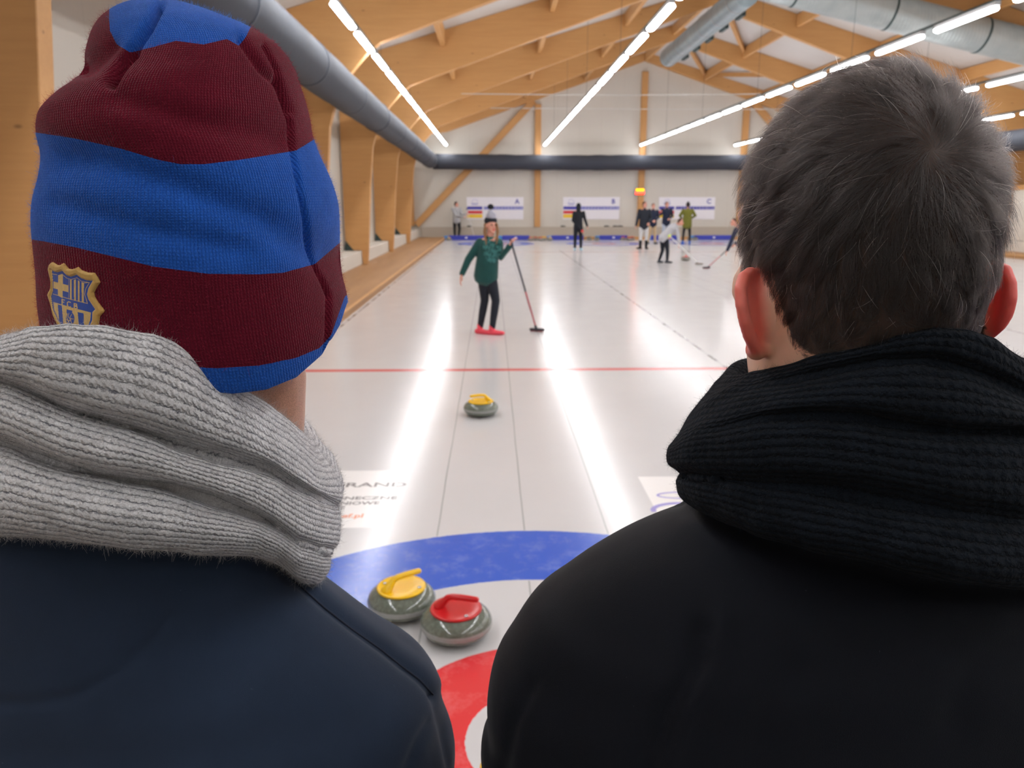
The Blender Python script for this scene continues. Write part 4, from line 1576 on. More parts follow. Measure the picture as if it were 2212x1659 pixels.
ear([(2136, 590, .522), (2158, 577, .508), (2172, 584, .497), (2182, 612, .489), (2183, 645, .486), (2175, 678, .488), (2160, 702, .492), (2142, 718, .499), (2124, 722, .505)],
    [(2120, 600, .512), (2118, 630, .505), (2112, 660, .500), (2104, 690, .498), (2100, 715, .502)],
    (2128, 716, .506), rl=.006)
o = m.fused('body', M['skin_near'], man2, .0019, 4, .5)
n = len(o.data.vertices)
V = np.zeros(n * 3); o.data.vertices.foreach_get('co', V); V = V.reshape(-1, 3) + np.array(man2.location)
px, py = proj(V)
fl = np.clip((1668 - px) / 32, 0, 1) * (py > 575) * np.clip((775 - py) / 15, 0, 1) * (V[:, 1] < .525)
fr = np.clip((px - 2128) / 22, 0, 1) * (py > 566) * (V[:, 1] < .525)
attr(o, 'flush', np.maximum(fl * .8, fr * 1.0))  # real ear redness; right ear stronger, backlight glowing through it painted in
hl_ = np.interp(py, [560, 590, 622, 680, 730, 760, 800], [1600, 1665, 1672, 1690, 1706, 1740, 1830])
attr(o, 'stubble', np.zeros(n))
attr(o, 'scalp', ((px > hl_ + 4) & (V[:, 1] < YR + .02) & (fr < .01)) | (V[:, 2] > at(0, 330, YR).z))

# --- hair
N = normals_of(HG)
cc = HG[60:150].mean((0, 1))
px, py = near_pixels(HG)
gv, gu = HG.shape[:2]
def scalp_sample(count, rg, minrow=0):
    A = np.linalg.norm(np.cross(np.roll(HG, -1, 1) - HG, np.gradient(HG, axis=0)), axis=2)
    hl = np.interp(py, [560, 590, 622, 680, 730, 760, 800], [1560, 1612, 1662, 1690, 1706, 1722, 1790])
    ok = (px > hl) & (py < 800)
    hr = np.interp(py, [600, 640, 680, 720, 760], [2300, 2200, 2134, 2112, 2100])
    ok &= px < hr
    dens = np.interp(py, [0, 640, 720, 800], [1, 1, .8, .35])
    th = (math.pi / 2 + 2 * math.pi * np.arange(gu) / gu) % (2 * math.pi)
    front = np.broadcast_to(np.sin(th)[None] > .25, px.shape)
    ok = np.where(front, (py < 330 + 60 * (1 - np.sin(th))[None]), ok)
    ok &= py > 140
    w = (A * ok * dens).ravel()
    i = rg.choice(gv * gu, count, p=w / w.sum())
    r, c = i // gu, i % gu
    r2 = np.minimum(r + 1, gv - 1)
    c2 = (c + 1) % gu
    a, b = rg.random((count, 1)), rg.random((count, 1))
    P = HG[r, c] * (1 - a) * (1 - b) + HG[r2, c] * a * (1 - b) + HG[r, c2] * (1 - a) * b + HG[r2, c2] * a * b
    return P, N[r, c], px[r, c], py[r, c], front

def make_hair(count, seed, rad, shadefn, lscale=1.0, loose=.0):
    rg = np.random.default_rng(seed)
    P, nn, hx, hy, far = scalp_sample(count, rg)
    Wp = np.array(at(2005, 335, YR - .085))
    d = P - Wp
    dist = np.linalg.norm(d, axis=1, keepdims=True)
    t = d - nn * (d * nn).sum(1, keepdims=True)
    t /= np.linalg.norm(t, axis=1, keepdims=True) + 1e-9
    sw = np.cross(nn, t)
    t = t + sw * (.55 * np.exp(-dist / .035) + .12)
    # hair hangs: mix with down and, on the sides, sweeps to the left-down as combed
    down = np.array([0, 0, -1.0]) - nn * (nn @ np.array([0, 0, -1.0]))[:, None]
    low = np.clip((hy - 420) / 260, 0, 1)[:, None]
    t = t * (1 - .5 * low) + down * .75 * low
    # locks
    K = min(900, count // 3)
    ci = rg.choice(count, K, replace=False)
    kd = KDTree(K)
    for k, i in enumerate(ci):
        kd.insert(P[i], k)
    kd.balance()
    own = np.array([kd.find(p)[1] for p in P])
    lockdir = rg.normal(0, .30, (K, 3))
    locklen = rg.uniform(.8, 1.2, K)
    locklift = rg.uniform(.04, .30, K)
    t = t + lockdir[own] + rg.normal(0, .17 + loose, (count, 3))
    t = t - nn * (t * nn).sum(1, keepdims=True)
    t /= np.linalg.norm(t, axis=1, keepdims=True) + 1e-9
    L = np.interp(hy, [120, 420, 560, 650, 740], [.026, .023, .015, .009, .005])[:, None] * locklen[own][:, None] * rg.uniform(.75, 1.12, (count, 1)) * lscale
    lift = locklift[own][:, None] + rg.normal(0, .06 + loose * .3, (count, 1)) + .35 * np.exp(-dist / .012)
    lift = np.clip(lift, .06, .9)
    target = P[ci][own] + (t * .9) * L * .9
    pts = []
    K_ = 6
    for k in range(K_):
        s_ = k / (K_ - 1)
        q = P + t * L * s_ + nn * L * (lift * math.sin(min(1, s_ * 1.3) * math.pi / 2) * .75) + nn * .0004
        q = q + np.array([0, 0, -1.0]) * (L * .16 * s_ * s_)
        pull = .6 * s_ ** 1.5
        tgt = P[ci][own] + t * L * s_ + nn[ci][own] * L * lift * .7
        q = q * (1 - pull) + tgt * pull
        pts.append(q)
    pts = np.stack(pts, 1)
    # keep every point outside the head
    c0 = cc
    return pts, shadefn(count, rg, hy, own)
def dark(n, rg, hy, own):
    base = np.array([.0095, .0072, .0065])
    k = rg.uniform(.6, 1.7, n) * (1 + .5 * (rg.random(int(own.max()) + 1)[own] - .3))
    s_ = base * k[:, None]
    g = rg.random(n) < .035
    s_[g] = np.array([.09, .08, .072]) * rg.uniform(.5, 1.2, (g.sum(), 1))
    return s_
pts, sh = make_hair(62000, 21, None, dark)
ho = strands('hair', pts, .000075, sh, man2, M['hair'], .35)
def grey(n, rg, hy, own):
    return np.array([.62, .59, .55]) * rg.uniform(.6, 1.2, (n, 1))
pts, sh = make_hair(420, 22, None, grey, 1.05, .2)
pts += (pts[:, :1] - cc) * .0 + .0012 * (pts - cc) / np.linalg.norm(pts - cc, axis=2, keepdims=True)
strands('grey_hairs', pts, .000085, sh, man2, M['hair'], .3)['label'] = 'scattered grey hairs'

# --- scarf
YS = .545
top = [(1400, 880), (1500, 845), (1570, 807), (1618, 797), (1700, 775), (1812, 750), (1887, 734), (1943, 717), (2018, 708), (2093, 712), (2149, 729), (2190, 755), (2212, 770), (2290, 830), (2420, 900)]
c0 = [(1400, 905), (1560, 838), (1640, 824), (1720, 812), (1800, 797), (1900, 776), (1990, 772), (2060, 784), (2120, 803), (2170, 828), (2212, 848), (2290, 888), (2420, 925)]
c1 = [(1400, 985), (1500, 932), (1640, 898), (1757, 890), (1860, 894), (1943, 913), (2080, 925), (2212, 928), (2290, 945), (2420, 965)]
c2 = [(1400, 1010), (1469, 1020), (1600, 1032), (1757, 1050), (1900, 1075), (2050, 1100), (2212, 1120), (2420, 1130)]
bot = [(1400, 1060), (1487, 1088), (1570, 1117), (1644, 1151), (1756, 1188), (1869, 1207), (1981, 1230), (2100, 1250), (2212, 1263), (2420, 1275)]
def mid(a, b, f):
    xs = np.linspace(1400, 2420, 24)
    ya = np.interp(xs, *zip(*a)); yb = np.interp(xs, *zip(*b))
    return [(float(x), float(u * (1 - f) + v * f)) for x, u, v in zip(xs, ya, yb)]
keys = [dict(Y=YS, ry=.070, xl=1650, xr=2150, crv=cv(top, 120)),
        dict(Y=YS, ry=.094, xl=1605, xr=2205, crv=cv(top, 30)),
        dict(Y=YS, ry=.107, xl=1572, xr=2262, crv=cv(top, 3)),
        dict(Y=YS, ry=.112, xl=1545, xr=2290, crv=mid(top, c0, .6)),
        dict(Y=YS, ry=.106, xl=1522, xr=2300, crv=cv(c0, 4)),
        dict(Y=YS, ry=.116, xl=1496, xr=2320, crv=mid(c0, c1, .35)),
        dict(Y=YS, ry=.122, xl=1466, xr=2345, crv=mid(c0, c1, .8)),
        dict(Y=YS, ry=.112, xl=1450, xr=2350, crv=cv(c1, 6)),
        dict(Y=YS, ry=.124, xl=1442, xr=2360, crv=mid(c1, c2, .3)),
        dict(Y=YS, ry=.130, xl=1444, xr=2365, crv=mid(c1, c2, .75)),
        dict(Y=YS, ry=.121, xl=1472, xr=2360, crv=cv(c2, 3)),
        dict(Y=YS, ry=.131, xl=1462, xr=2375, crv=mid(c2, bot, .35)),
        dict(Y=YS, ry=.138, xl=1468, xr=2385, crv=mid(c2, bot, .78)),
        dict(Y=YS, ry=.130, xl=1489, xr=2370, crv=cv(bot, 0)),
        dict(Y=YS, ry=.112, xl=1530, xr=2330, crv=cv(bot, 6)),
        dict(Y=YS, ry=.09, xl=1600, xr=2280, crv=cv(bot, -20))]
G = ringloft(keys, 560, 460)
G = softnoise(G, .005, 11, 18)
G = softnoise(G, .0014, 60, 12)
M['blackknit'] = knit_material('black_ribbed_knit', (22, 28, 36), .0056, .0026, ((4, 5, 8), .9), along_u=True, sheen=.10, mott=.25, stitch=4.2)
scarf2 = mesh('scarf', G.reshape(-1, 3), grid_faces(*G.shape[:2], False, False), M['blackknit'], man2, True, uv=grid_uv(G))
scarf2['label'] = 'black ribbed knit scarf in thick folds'
so = scarf2.modifiers.new('thick', 'SOLIDIFY'); so.thickness = .004; so.offset = -1
fuzz('scarf_fuzz', scarf2, 16000, .0019, .00005, lambda o, i: np.array(lin((50, 62, 74))) * RNG.uniform(.3, 1.0, (len(i), 1)), man2, 1.3, 9)['kind'] = 'stuff'
# --- jacket
CXR, YJ = .305, .575
jk = [dict(Y=YJ, ry=.055, w=(CXR, .07, 1.66)),
      dict(Y=YJ, ry=.082, cx=CXR, xl=1530, py=1072, e=.92),
      dict(Y=YJ, ry=.096, cx=CXR, xl=1440, py=1128, e=.9),
      dict(Y=YJ, ry=.110, cx=CXR, xl=1330, py=1180, e=.88),
      dict(Y=YJ, ry=.120, cx=CXR, xl=1255, py=1230, e=.86),
      dict(Y=YJ, ry=.128, cx=CXR, xl=1200, py=1276, e=.85),
      dict(Y=YJ, ry=.134, cx=CXR, xl=1150, py=1320, e=.84),
      dict(Y=YJ, ry=.139, cx=CXR, xl=1105, py=1392, e=.83),
      dict(Y=YJ, ry=.143, cx=CXR, xl=1074, py=1445, e=.83),
      dict(Y=YJ, ry=.146, cx=CXR, xl=1057, py=1520, e=.83),
      dict(Y=YJ, ry=.148, cx=CXR, xl=1057, py=1580, e=.83),
      dict(Y=YJ, ry=.150, cx=CXR, xl=1044, py=1665, e=.84),
      dict(Y=YJ, ry=.152, w=(CXR, .265, 1.24), e=.85),
      dict(Y=YJ, ry=.148, w=(CXR, .235, 1.10), e=.85),
      dict(Y=YJ, ry=.145, w=(CXR, .215, .95), e=.85),
      dict(Y=YJ, ry=.12, w=(CXR, .20, .93), e=.85)]
G = ringloft(jk, 120, 120)
m = MB()
m.add(G.reshape(-1, 3), grid_faces(120, 120))
for s_ in (-1, 1):
    m.tube([(CXR + s_ * .21, YJ, 1.38), (CXR + s_ * .225, YJ + .01, 1.24), (CXR + s_ * .225, YJ + .05, 1.12), (CXR + s_ * .21, YJ + .17, .98)], [(.07, .078), (.064, .07), (.056, .06), (.043, .045)], 18)
jacket2 = m.fused('jacket', M['blackcloth'], man2, .0046, 8)
dent(jacket2, [([(1440, 1659), (1480, 1550), (1545, 1440), (1560, 1350)], -.004, 22), ([(1400, 1659), (1440, 1550), (1500, 1440), (1520, 1360)], .005, 24),
               ([(1090, 1659), (1110, 1560), (1150, 1480)], .003, 16), ([(1640, 1659), (1660, 1540), (1720, 1450)], .003, 40),
               ([(1480, 1095), (1700, 1190), (2000, 1260), (2212, 1290)], .004, 26), ([(2212, 1380), (2100, 1450), (2060, 1560)], .003, 40)], man2, .005, 7, 5)
for s_ in (-1, 1):
    hx = MB()
    hand(hx, (CXR + s_ * .205, YJ + .18, .965), (-s_ * .25, .35, -.9), (-s_ * .7, -.3, 0), 1.0, s_, .4)
    hx.tube([(CXR + s_ * .21, YJ + .165, .99), (CXR + s_ * .205, YJ + .18, .965)], .026, 10)
    ho = hx.fused('hand', M['skin_near'], man2, .005, 2)
    attr(ho, 'flush', np.full(len(ho.data.vertices), .1)); attr(ho, 'stubble', np.zeros(len(ho.data.vertices)))
rest_of_body(man2, CXR, YJ, M['denim'])

# ------------------------------------------------------------------ the players
def cm(name, rgb, rough=.85, nvar=.14):
    return simple(name, rgb, rough, 14, nvar, .25, .01)
M['skin_far'] = simple('skin', (222, 160, 140), .5, 60, .05, .0, .002)
C_ = {k: cm(k, v) for k, v in dict(green_wool=(10, 84, 78), black_legging=(26, 30, 42), coral_shoe=(250, 84, 100), black_cuff=(24, 28, 38), grey_jacket=(176, 176, 178), black_trouser=(30, 32, 36),
      all_black=(20, 24, 34), ice_blue_shoe=(176, 214, 232), dark_jacket=(32, 38, 50), light_trouser=(206, 206, 208), black_boot=(26, 28, 32), navy_jacket=(34, 42, 66), khaki=(196, 170, 134),
      light_jean=(186, 196, 212), olive=(112, 112, 40), grey_hoodie=(186, 186, 192), dark_shoe=(60, 64, 72), lilac_grey=(140, 136, 150), brown_hair=(84, 56, 44), dark_hair=(44, 34, 32),
      blond_hair=(140, 100, 66), beanie_grey=(168, 168, 182), lime=(214, 246, 60), red_glove=(224, 60, 66), blue_shoe=(60, 110, 190)).items()}
t_ = NT('printed_green_wool')
co = t_.n('TexCoord').outputs['Object']
sp = t_.n('SeparateXYZ'); t_.set(sp.inputs[0], co)
dx_ = t_.math('MULTIPLY', t_.math('ABSOLUTE', t_.math('SUBTRACT', sp.outputs[0], .10)), 7.5)
dz_ = t_.math('MULTIPLY', t_.math('ABSOLUTE', t_.math('SUBTRACT', sp.outputs[2], 1.27)), 4.6)
rr = t_.math('SQRT', t_.math('ADD', t_.math('MULTIPLY', dx_, dx_), t_.math('MULTIPLY', dz_, dz_)))
msk = t_.math('MULTIPLY', t_.math('LESS_THAN', rr, 1.0), t_.math('LESS_THAN', sp.outputs[1], .0))
pr = t_.ramp(t_.noise(co, 24, 3, .7), [(.46, 0.0), (.56, .85)])
cg = t_.mix(t_.noise(co, 12, 3), lin((4, 60, 58)), lin((8, 76, 72)))
cg = t_.mix(t_.math('MULTIPLY', t_.math('MULTIPLY', msk, pr), .7), cg, lin((74, 140, 138)))
C_['green_print'] = t_.bsdf(cg, .85, None, Sheen_Weight=.2)


def V3(p):
    return Vector(p)


def dress(t, J, f, st):
    """J: joint dict in world metres, f: facing, st: style"""
    s = st.get('s', 1.0)
    f = Vector(f).normalized()
    vox = st.get('vox', .008)
    hC = V3(J['head'])
    neck, pel = V3(J['neck']), V3(J['pelvis'])
    shs = [V3(J['shL']), V3(J['shR'])]
    hips = [V3(J['hipL']), V3(J['hipR'])]
    side = (shs[1] - shs[0]).normalized()
    up = (neck - pel).normalized()
    m = MB()
    # head, face and neck
    m.ball(hC + Vector((0, 0, .015)) * s, (.076 * s, .088 * s, .102 * s), 18, 12)
    m.ball(hC + f * .028 * s + Vector((0, 0, -.04)) * s, (.056 * s, .06 * s, .066 * s), 16, 10)
    m.ball(hC + f * .060 * s + Vector((0, 0, -.088)) * s, .026 * s, 10, 8)
    m.tube([hC + f * .086 * s + Vector((0, 0, .012)) * s, hC + f * .108 * s + Vector((0, 0, -.026)) * s], [.008 * s, .014 * s], 8)
    sd = Vector((-f.y, f.x, 0))
    for k in (-1, 1):
        m.ball(hC + sd * (.078 * k * s) + Vector((0, 0, -.01)) * s, (.012 * s, .02 * s, .03 * s), 8, 6)
    m.tube([hC + Vector((0, 0, -.05)) * s, neck, neck - up * .06 * s], [.05 * s, .052 * s, .06 * s], 12)
    m.tube([neck - up * .08 * s, (neck + pel) / 2, pel], [(.13 * s, .085 * s), (.12 * s, .085 * s), (.13 * s, .095 * s)], 14, side=side)
    for k, q in enumerate('LR'):
        el, wr = V3(J['el' + q]), V3(J['wr' + q])
        m.tube([shs[k], el, wr], [.042 * s, .034 * s, .024 * s], 10)
        d = (wr - el).normalized()
        hd = Vector(st.get('hd' + q, d))
        hand(m, wr, hd, st.get('pn' + q, (0, .3, -.8) if abs(hd.z) < .8 else (-1 if q == 'R' else 1, 0, 0)), s * 1.05, 1 if q == 'R' else -1, st.get('curl' + q, .45))
        kn, an = V3(J['kn' + q]), V3(J['an' + q])
        m.tube([hips[k], kn, an], [.065 * s, .048 * s, .034 * s], 10)
    m.fused('body', M['skin_far'], t, vox, 3, .5)
    # eyes and mouth
    if st.get('eyes', True):
        for k in (-1, 1):
            MB().ball(hC + f * .083 * s + sd * (.03 * k * s) + Vector((0, 0, .012)) * s, .011 * s, 8, 6).build('eye', C_['dark_hair'], t, True)
        MB().ball(hC + f * .088 * s + Vector((0, 0, -.058)) * s, (.02 * s, .012 * s, .007 * s), 8, 6).build('mouth', C_['red_glove'], t, True)
    # top
    m = MB()
    hem = pel + up * st.get('hem', -.09) * s
    w = st.get('bulk', 1.0) * st.get('bk', 1.12)
    mid_ = neck.lerp(pel, .55)
    m.tube([neck - up * .015 * s, neck - up * .085 * s, neck.lerp(pel, .30), mid_, hem], [(.062 * s, .060 * s), (.165 * s * w, .098 * s * w), (.172 * s * w, .118 * s * w), (.152 * s * w, .116 * s * w), (.172 * s * w, .134 * s * w)], 20, side=side)
    for k, q in enumerate('LR'):
        el, wr = V3(J['el' + q]), V3(J['wr' + q])
        m.tube([shs[k], el, wr - (wr - el).normalized() * .01], [.066 * s * w, .054 * s * w, .042 * s * w], 12)
    m.fused(st.get('topname', 'jacket'), st['top'], t, .010, 5)
    # trousers
    m = MB()
    m.tube([pel - up * .005 * s, pel - up * .07 * s], [(.135 * s, .10 * s), (.145 * s, .115 * s)], 18, side=side)
    lw = st.get('leg', 1.0) * 1.1
    cut = st.get('cut', 0)
    for k, q in enumerate('LR'):
        kn, an = V3(J['kn' + q]), V3(J['an' + q])
        m.tube([hips[k], hips[k].lerp(kn, .5), kn, kn.lerp(an, .35), an + (kn - an) * cut], [.092 * s * lw, .080 * s * lw, .062 * s * lw, .058 * s * lw, .043 * s * lw], 14)
    m.fused(st.get('legname', 'trousers'), st['bottom'], t, .010, 5)
    for k, q in enumerate('LR'):
        an = V3(J['an' + q])
        to = Vector(st.get('toe' + q, f))
        to.z = 0
        to.normalize()
        b = MB()
        g = an.copy()
        g.z = an.z - .052 * s
        b.tube([g - to * .055 * s, g + to * .06 * s, g + to * .165 * s], [(.038 * s, .042 * s), (.044 * s, .040 * s), (.034 * s, .026 * s)], 12, side=Vector((-to.y, to.x, 0)))
        b.tube([an + Vector((0, 0, .035 * s)), g], [.046 * s, .042 * s], 12)
        if cut:
            b.tube([an, an + (V3(J['kn' + q]) - an) * (cut + .03)], [.052 * s, .060 * s], 12)
        b.fused('shoe', st['shoe'], t, .008, 3)
    # hair or hat
    if 'hair' in st:
        h = MB()
        h.ball(hC - f * .014 * s + Vector((0, 0, .036)) * s, (.083 * s, .092 * s, .090 * s), 18, 12)
        h.ball(hC - f * .040 * s + Vector((0, 0, -.005)) * s, (.070 * s, .062 * s, .085 * s), 16, 10)
        h.fused('hair', st['hair'], t, .008, 3)
    if 'hood' in st:
        h = MB()
        h.ball(hC - f * .012 * s + Vector((0, 0, .02)) * s, (.096 * s, .100 * s, .125 * s), 18, 12)
        h.tube([hC - f * .03 * s + Vector((0, 0, -.04)) * s, neck - f * .02 - up * .03 * s], [.085 * s, .095 * s], 14)
        h.fused('hood', st['hood'], t, .010, 4)
    return t


def bystander(px, yf, yt, label, f, st, arms=None, Y=None, z0=0.0, dxs=None, group=None):
    g = gnd(px, yf) if Y is None else at(px, yf, Y)
    g.z = z0
    H = at(px, yt, g.y).z - z0
    H = min(H, 1.96)
    s = H / 1.80
    st['s'] = s
    def P(x, y, z):
        return Vector((g.x + x * H, g.y + y * H, z0 + z * H))
    J = dict(head=P(0, 0, .93), neck=P(0, 0, .855), pelvis=P(0, 0, .53), shL=P(-.105, 0, .805), shR=P(.105, 0, .805), elL=P(-.145, 0, .64), elR=P(.145, 0, .64),
             wrL=P(-.15, -.03, .49), wrR=P(.15, -.03, .49), hipL=P(-.048, 0, .50), hipR=P(.048, 0, .50), knL=P(-.06, -.01, .275), knR=P(.06, -.01, .275), anL=P(-.065, 0, .052), anR=P(.065, 0, .052))
    for k, v in (arms or {}).items():
        J[k] = P(*v)
    t = thing('person', (g.x, g.y, z0), label, 'person', group)
    return dress(t, J, f, st), J


def broom(p, q, label, shaft, head, lower=None, hd=(1, 0, 0), hw=.11, parent=None):
    """curling broom: long shaft, ferrule and a flat pad head resting on the ice"""
    p, q = Vector(p), Vector(q)
    d = (q - p).normalized()
    t = thing('curling_broom', (q.x, q.y, 0), label, 'curling broom')
    e = q - d * .06
    if lower:
        m_ = p.lerp(e, .56)
        MB().tube([p, m_], .0145, 10).build('upper_shaft', shaft, t, True)
        MB().tube([m_, e], .0135, 10).build('lower_shaft', lower, t, True)
    else:
        MB().tube([p, e], .0145, 10).build('shaft', shaft, t, True)
    MB().tube([p - d * .03, p + d * .05], .018, 10).build('grip_cap', head, t, True)
    MB().tube([e - d * .04, e + d * .05], [.018, .024], 10).build('ferrule', head, t, True)
    h = Vector(hd).normalized()
    c = Vector((q.x, q.y, .030))
    MB().tube([c - h * hw, c, c + h * hw], [(.036, .020), (.042, .024), (.036, .020)], 14, side=h.cross(Vector((0, 0, 1)))).build('brush_head', head, t, True)
    MB().tube([Vector((c.x, c.y, .012)) - h * (hw - .01), Vector((c.x, c.y, .012)) + h * (hw - .01)], [(.034, .011)] * 2, 12, side=h.cross(Vector((0, 0, 1)))).build('brush_pad', lower or shaft, t, True)
    return t

M['carbon'] = simple('carbon_shaft', (66, 68, 76), .35, bstr=0)
M['pink_shaft'] = simple('dusty_red_shaft', (176, 84, 96), .35, bstr=0)
M['white_shaft'] = simple('white_shaft', (226, 226, 228), .35, bstr=0)
M['broomhead'] = simple('dark_broom_head', (52, 54, 62), .6, bstr=0)

# --- the woman in green
Yw = gnd(1052, 722).y
def A(px, py, dy=0.0):
    return at(px, py, Yw + dy)
J = dict(head=A(1061, 487, -.02), neck=A(1058, 512), pelvis=A(1051, 583), shL=A(1037, 524, .02), shR=A(1077, 524, -.02), elL=A(1012, 560, .0), wrL=A(998, 592, -.06), elR=A(1083, 556, -.08), wrR=A(1101, 531, -.16),
         hipL=A(1044, 592), hipR=A(1059, 592), knL=A(1047, 648, .04), knR=A(1071, 650, -.06), anL=A(1037, 712, .06), anR=A(1063, 714, -.04))
tw = thing('person', (A(1050, 725).x, Yw, 0), 'young woman in dark green printed sweater, pompom hat and coral shoes holding a broom', 'person')
for k in ('anL', 'anR'):
    J[k].z = .085
sw = dict(s=1.03, top=C_['green_print'], topname='sweater', bottom=C_['black_legging'], legname='leggings', shoe=C_['coral_shoe'], leg=.90, bulk=.92, hem=-.10, vox=.0048,
          toeL=(.8, -.6, 0), toeR=(.95, -.3, 0), hdL=(-.25, -.3, -.9), hdR=(.35, -.25, .9), pnR=(.9, -.2, -.3), curlR=.95, curlL=.35)
tw.rotation_euler.z = 0
dress(tw, J, (.42, -.9, 0), sw)
h = J['head']
fw = Vector((.42, -.9, 0)).normalized()
hb = MB()
hb.ball(h + Vector((0, 0, .066)) - fw * .016, (.096, .104, .074), 20, 12)
hb.ball(h + Vector((0, 0, .01)) - fw * .035, (.080, .075, .085), 16, 10)
cuff = hb.fused('hat_cuff', C_['black_cuff'], tw, .006, 3)
cr = MB()
cr.tube([h + Vector((0, 0, .125)), h + Vector((-.003, 0, .160)), h + Vector((-.006, 0, .185))], [(.076, .080), (.068, .072), (.040, .044)], 20, side=(1, 0, 0))
hat2 = cr.build('knit_hat', C_['beanie_grey'], tw, True)
hat2['label'] = 'grey knit hat crown'
pm = MB().ball(h + Vector((-.006, 0, .262)), (.046, .046, .040), 14, 10)
pm.build('pompom', C_['black_cuff'], tw, True)
hm = MB()
for (dx, dy, l, r) in ((-.078, .0, .24, .017), (-.070, -.03, .27, .014), (-.082, .02, .22, .018), (.070, -.03, .26, .014), (.082, -.01, .22, .016)):
    hm.tube([h + Vector((dx, dy, .02)), h + Vector((dx * 1.2, dy * 1.3 - .01, -.09)), h + Vector((dx * 1.05, dy * 1.8 - .05, -l))], [r, r * 1.1, r * .5], 10)
hm.tube([h + Vector((-.08, -.02, .01)), h + Vector((-.02, .06, .0)), h + Vector((.07, -.03, .01))], .03, 10)
hm.fused('long_hair', C_['blond_hair'], tw, .007, 2)
bp, bq = J['wrR'] + Vector((.02, -.03, .06)), gnd(1160, 716)
broom(bp, bq, 'dark broom with dusty red lower shaft held by the woman in green', M['carbon'], M['broomhead'], M['pink_shaft'], hd=(1, -.35, 0), hw=.10)

# --- the others
st = lambda **k: k
t1, J1 = bystander(987, 516, 435, 'player in light grey jacket and black trousers standing left of banner A', (1, -.2, 0),
    st(top=C_['grey_jacket'], bottom=C_['black_trouser'], shoe=C_['black_boot'], hair=C_['dark_hair'], bulk=1.05),
    dict(elR=(.13, -.04, .66), wrR=(.25, -.05, .66), elL=(-.02, -.1, .63), wrL=(.18, -.08, .60), knR=(.075, -.02, .28), anR=(.045, 0, .052), anL=(-.055, 0, .052)), Y=41.62, z0=.02)
w = J1['wrR']
broom((w.x + .06, 41.55, w.z + .25), (w.x + .46, 41.58, .03), 'slim broom held by the player in light grey jacket', M['white_shaft'], M['broomhead'], hd=(1, 0, 0))
for p_ in bpy.data.objects['curling_broom.001'].children:
    p_.location.z += .02
t2, J2 = bystander(1248, 541, 439, 'player dressed all in black with hood and pale blue shoes before banner B', (.2, 1, 0),
    st(top=C_['all_black'], bottom=C_['all_black'], shoe=C_['ice_blue_shoe'], hood=C_['all_black'], bulk=.95, toeL=(-.2, -1, 0), toeR=(.2, -1, 0), eyes=False),
    dict(elR=(.15, .0, .64), wrR=(.19, -.05, .52), elL=(-.12, .0, .64), wrL=(.055, -.12, .44), shL=(-.09, 0, .80)))
MB().ball(J2['wrL'] + Vector((.04, -.03, -.04)), (.06, .04, .05), 12, 8).build('red_glove', C_['red_glove'], t2, True)
t3, J3 = bystander(1389, 538, 431, 'tall player in dark jacket, light trousers and black boots by the middle post', (.5, -.8, 0),
    st(top=C_['dark_jacket'], bottom=C_['light_trouser'], shoe=C_['black_boot'], hair=C_['brown_hair'], cut=.55, toeL=(-.8, -.5, 0), toeR=(.2, -1, 0)),
    dict(elL=(-.14, .0, .64), wrL=(-.17, -.02, .50), elR=(.14, -.02, .64), wrR=(.08, -.12, .56)))
t4, J4 = bystander(1408, 527, 439, 'player in navy jacket and khaki trousers between two dark jackets', (0, -1, 0),
    st(top=C_['navy_jacket'], bottom=C_['khaki'], shoe=C_['dark_shoe'], hair=C_['brown_hair'], toeL=(-.7, -.7, 0), toeR=(.5, -.8, 0)),
    dict(elL=(-.14, -.02, .65), wrL=(-.03, -.13, .58), elR=(.14, -.02, .65), wrR=(.03, -.13, .59), anL=(-.10, 0, .052), anR=(.08, 0, .052)))
t5, J5 = bystander(1437, 525, 433, 'player in navy top and pale jeans before banner C, behind the bent sweeper', (0, -1, 0),
    st(top=C_['navy_jacket'], bottom=C_['light_jean'], shoe=C_['blue_shoe'], hair=C_['dark_hair']),
    dict(elR=(.14, -.02, .65), wrR=(.05, -.13, .60), elL=(-.15, -.04, .68), wrL=(-.16, -.12, .74)))
MB().ball(J5['wrL'] + Vector((-.01, -.02, .04)), (.05, .04, .06), 12, 8).build('red_glove', C_['red_glove'], t5, True)
st6 = dict(top=C_['olive'], bottom=C_['black_trouser'], legname='leggings', shoe=C_['blue_shoe'], hair=C_['dark_hair'], leg=.85, bulk=1.12, hem=-.16, eyes=False, toeL=(-.3, 1, 0), toeR=(.3, 1, 0))
t6, J6 = bystander(1482, 527, 437, 'player in olive green jacket, black leggings and black hat seen from behind', (0, 1, 0), st6,
    dict(elR=(.20, .02, .68), wrR=(.13, .10, .63), elL=(-.18, .02, .68), wrL=(-.12, .10, .63), anL=(-.085, 0, .052), anR=(.085, 0, .052), knL=(-.075, 0, .275), knR=(.075, 0, .275)))
MB().tube([J6['head'] + Vector((0, 0, .03)), J6['head'] + Vector((0, 0, .085)), J6['head'] + Vector((0, 0, .13))], [(.100, .104), (.094, .098), (.05, .05)], 18, side=(1, 0, 0)).build('black_hat', C_['black_cuff'], t6, True)

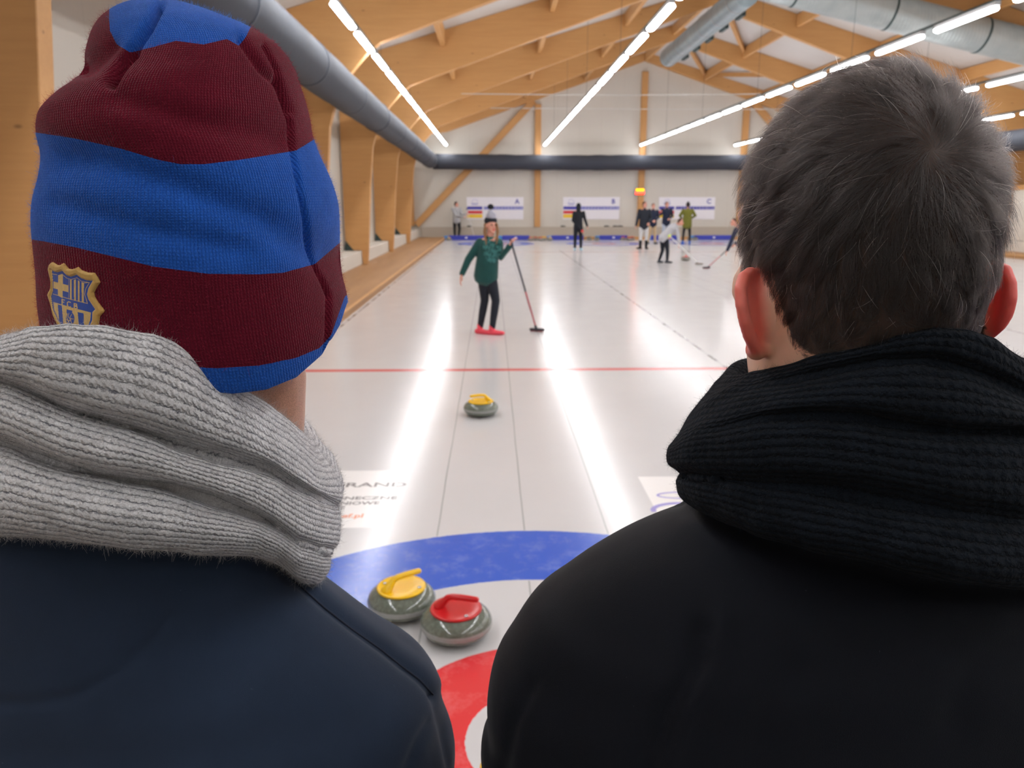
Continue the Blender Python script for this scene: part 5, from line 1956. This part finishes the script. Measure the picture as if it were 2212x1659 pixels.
# bent sweeper in grey
Y7 = gnd(1434, 568).y
def A(px, py, dy=0.0):
    return at(px, py, Y7 + dy)
J = dict(head=A(1470, 480, -.1), neck=A(1461, 484, -.05), pelvis=A(1434, 512), shL=A(1452, 487, .10), shR=A(1460, 489, -.14), elL=A(1441, 497, .1), wrL=A(1445, 508, -.1), elR=A(1465, 508, -.2), wrR=A(1467, 526, -.28),
         hipL=A(1431, 518, .05), hipR=A(1439, 518, -.06), knL=A(1431, 541, .05), knR=A(1442, 543, -.08), anL=A(1424, 564, .1), anR=A(1441, 566, -.05))
for k in ('anL', 'anR'):
    J[k].z = .085
t7 = thing('person', (A(1434, 568).x, Y7, 0), 'player in grey hoodie and black leggings bending over to sweep', 'person')
dress(t7, J, (.75, -.6, 0), dict(s=.98, top=C_['grey_hoodie'], topname='hoodie', bottom=C_['black_legging'], legname='leggings', shoe=C_['dark_shoe'], hair=C_['brown_hair'], leg=.9, bulk=.98, toeL=(.5, -.8, 0), toeR=(.8, -.6, 0), hem=-.04))
MB().ball(J['wrL'] + Vector((.0, -.04, -.02)), (.075, .05, .055), 12, 8).build('lime_glove', C_['lime'], t7, True)
gb = gnd(1510, 572)
broom(J['wrL'] + Vector((-.05, -.03, .04)), gb, 'white broom swept by the bent player in grey hoodie', M['white_shaft'], M['brown_plastic'], hd=(1, .2, 0))

# half hidden sweeper behind the dark-haired head
Y8 = gnd(1527, 579).y
def A(px, py, dy=0.0):
    return at(px, py, Y8 + dy)
J = dict(head=A(1585, 480, .05), neck=A(1593, 488, .05), pelvis=A(1626, 518, .1), shL=A(1590, 496, -.12), shR=A(1604, 492, .2), elL=A(1580, 520, -.16), wrL=A(1571, 541, -.16), elR=A(1602, 516, .2), wrR=A(1588, 527, .05),
         hipL=A(1622, 524, .02), hipR=A(1630, 524, .18), knL=A(1614, 552, .0), knR=A(1632, 552, .2), anL=A(1620, 580, .0), anR=A(1645, 578, .2))
for k in ('anL', 'anR'):
    J[k].z = .085
t8 = thing('person', (A(1630, 580).x, Y8, 0), 'player in lilac grey top leaning on a broom, mostly hidden by the dark-haired head', 'person')
dress(t8, J, (-.9, -.3, 0), dict(s=.98, top=C_['navy_jacket'], bottom=C_['black_trouser'], shoe=C_['dark_shoe'], hair=C_['brown_hair']))
broom(J['wrR'] + Vector((.02, .0, .06)), gnd(1526, 580), 'grey broom of the half hidden player, its head on the ice left of the hair', M['carbon'], M['broomhead'], M['pink_shaft'], hd=(1, .4, 0))
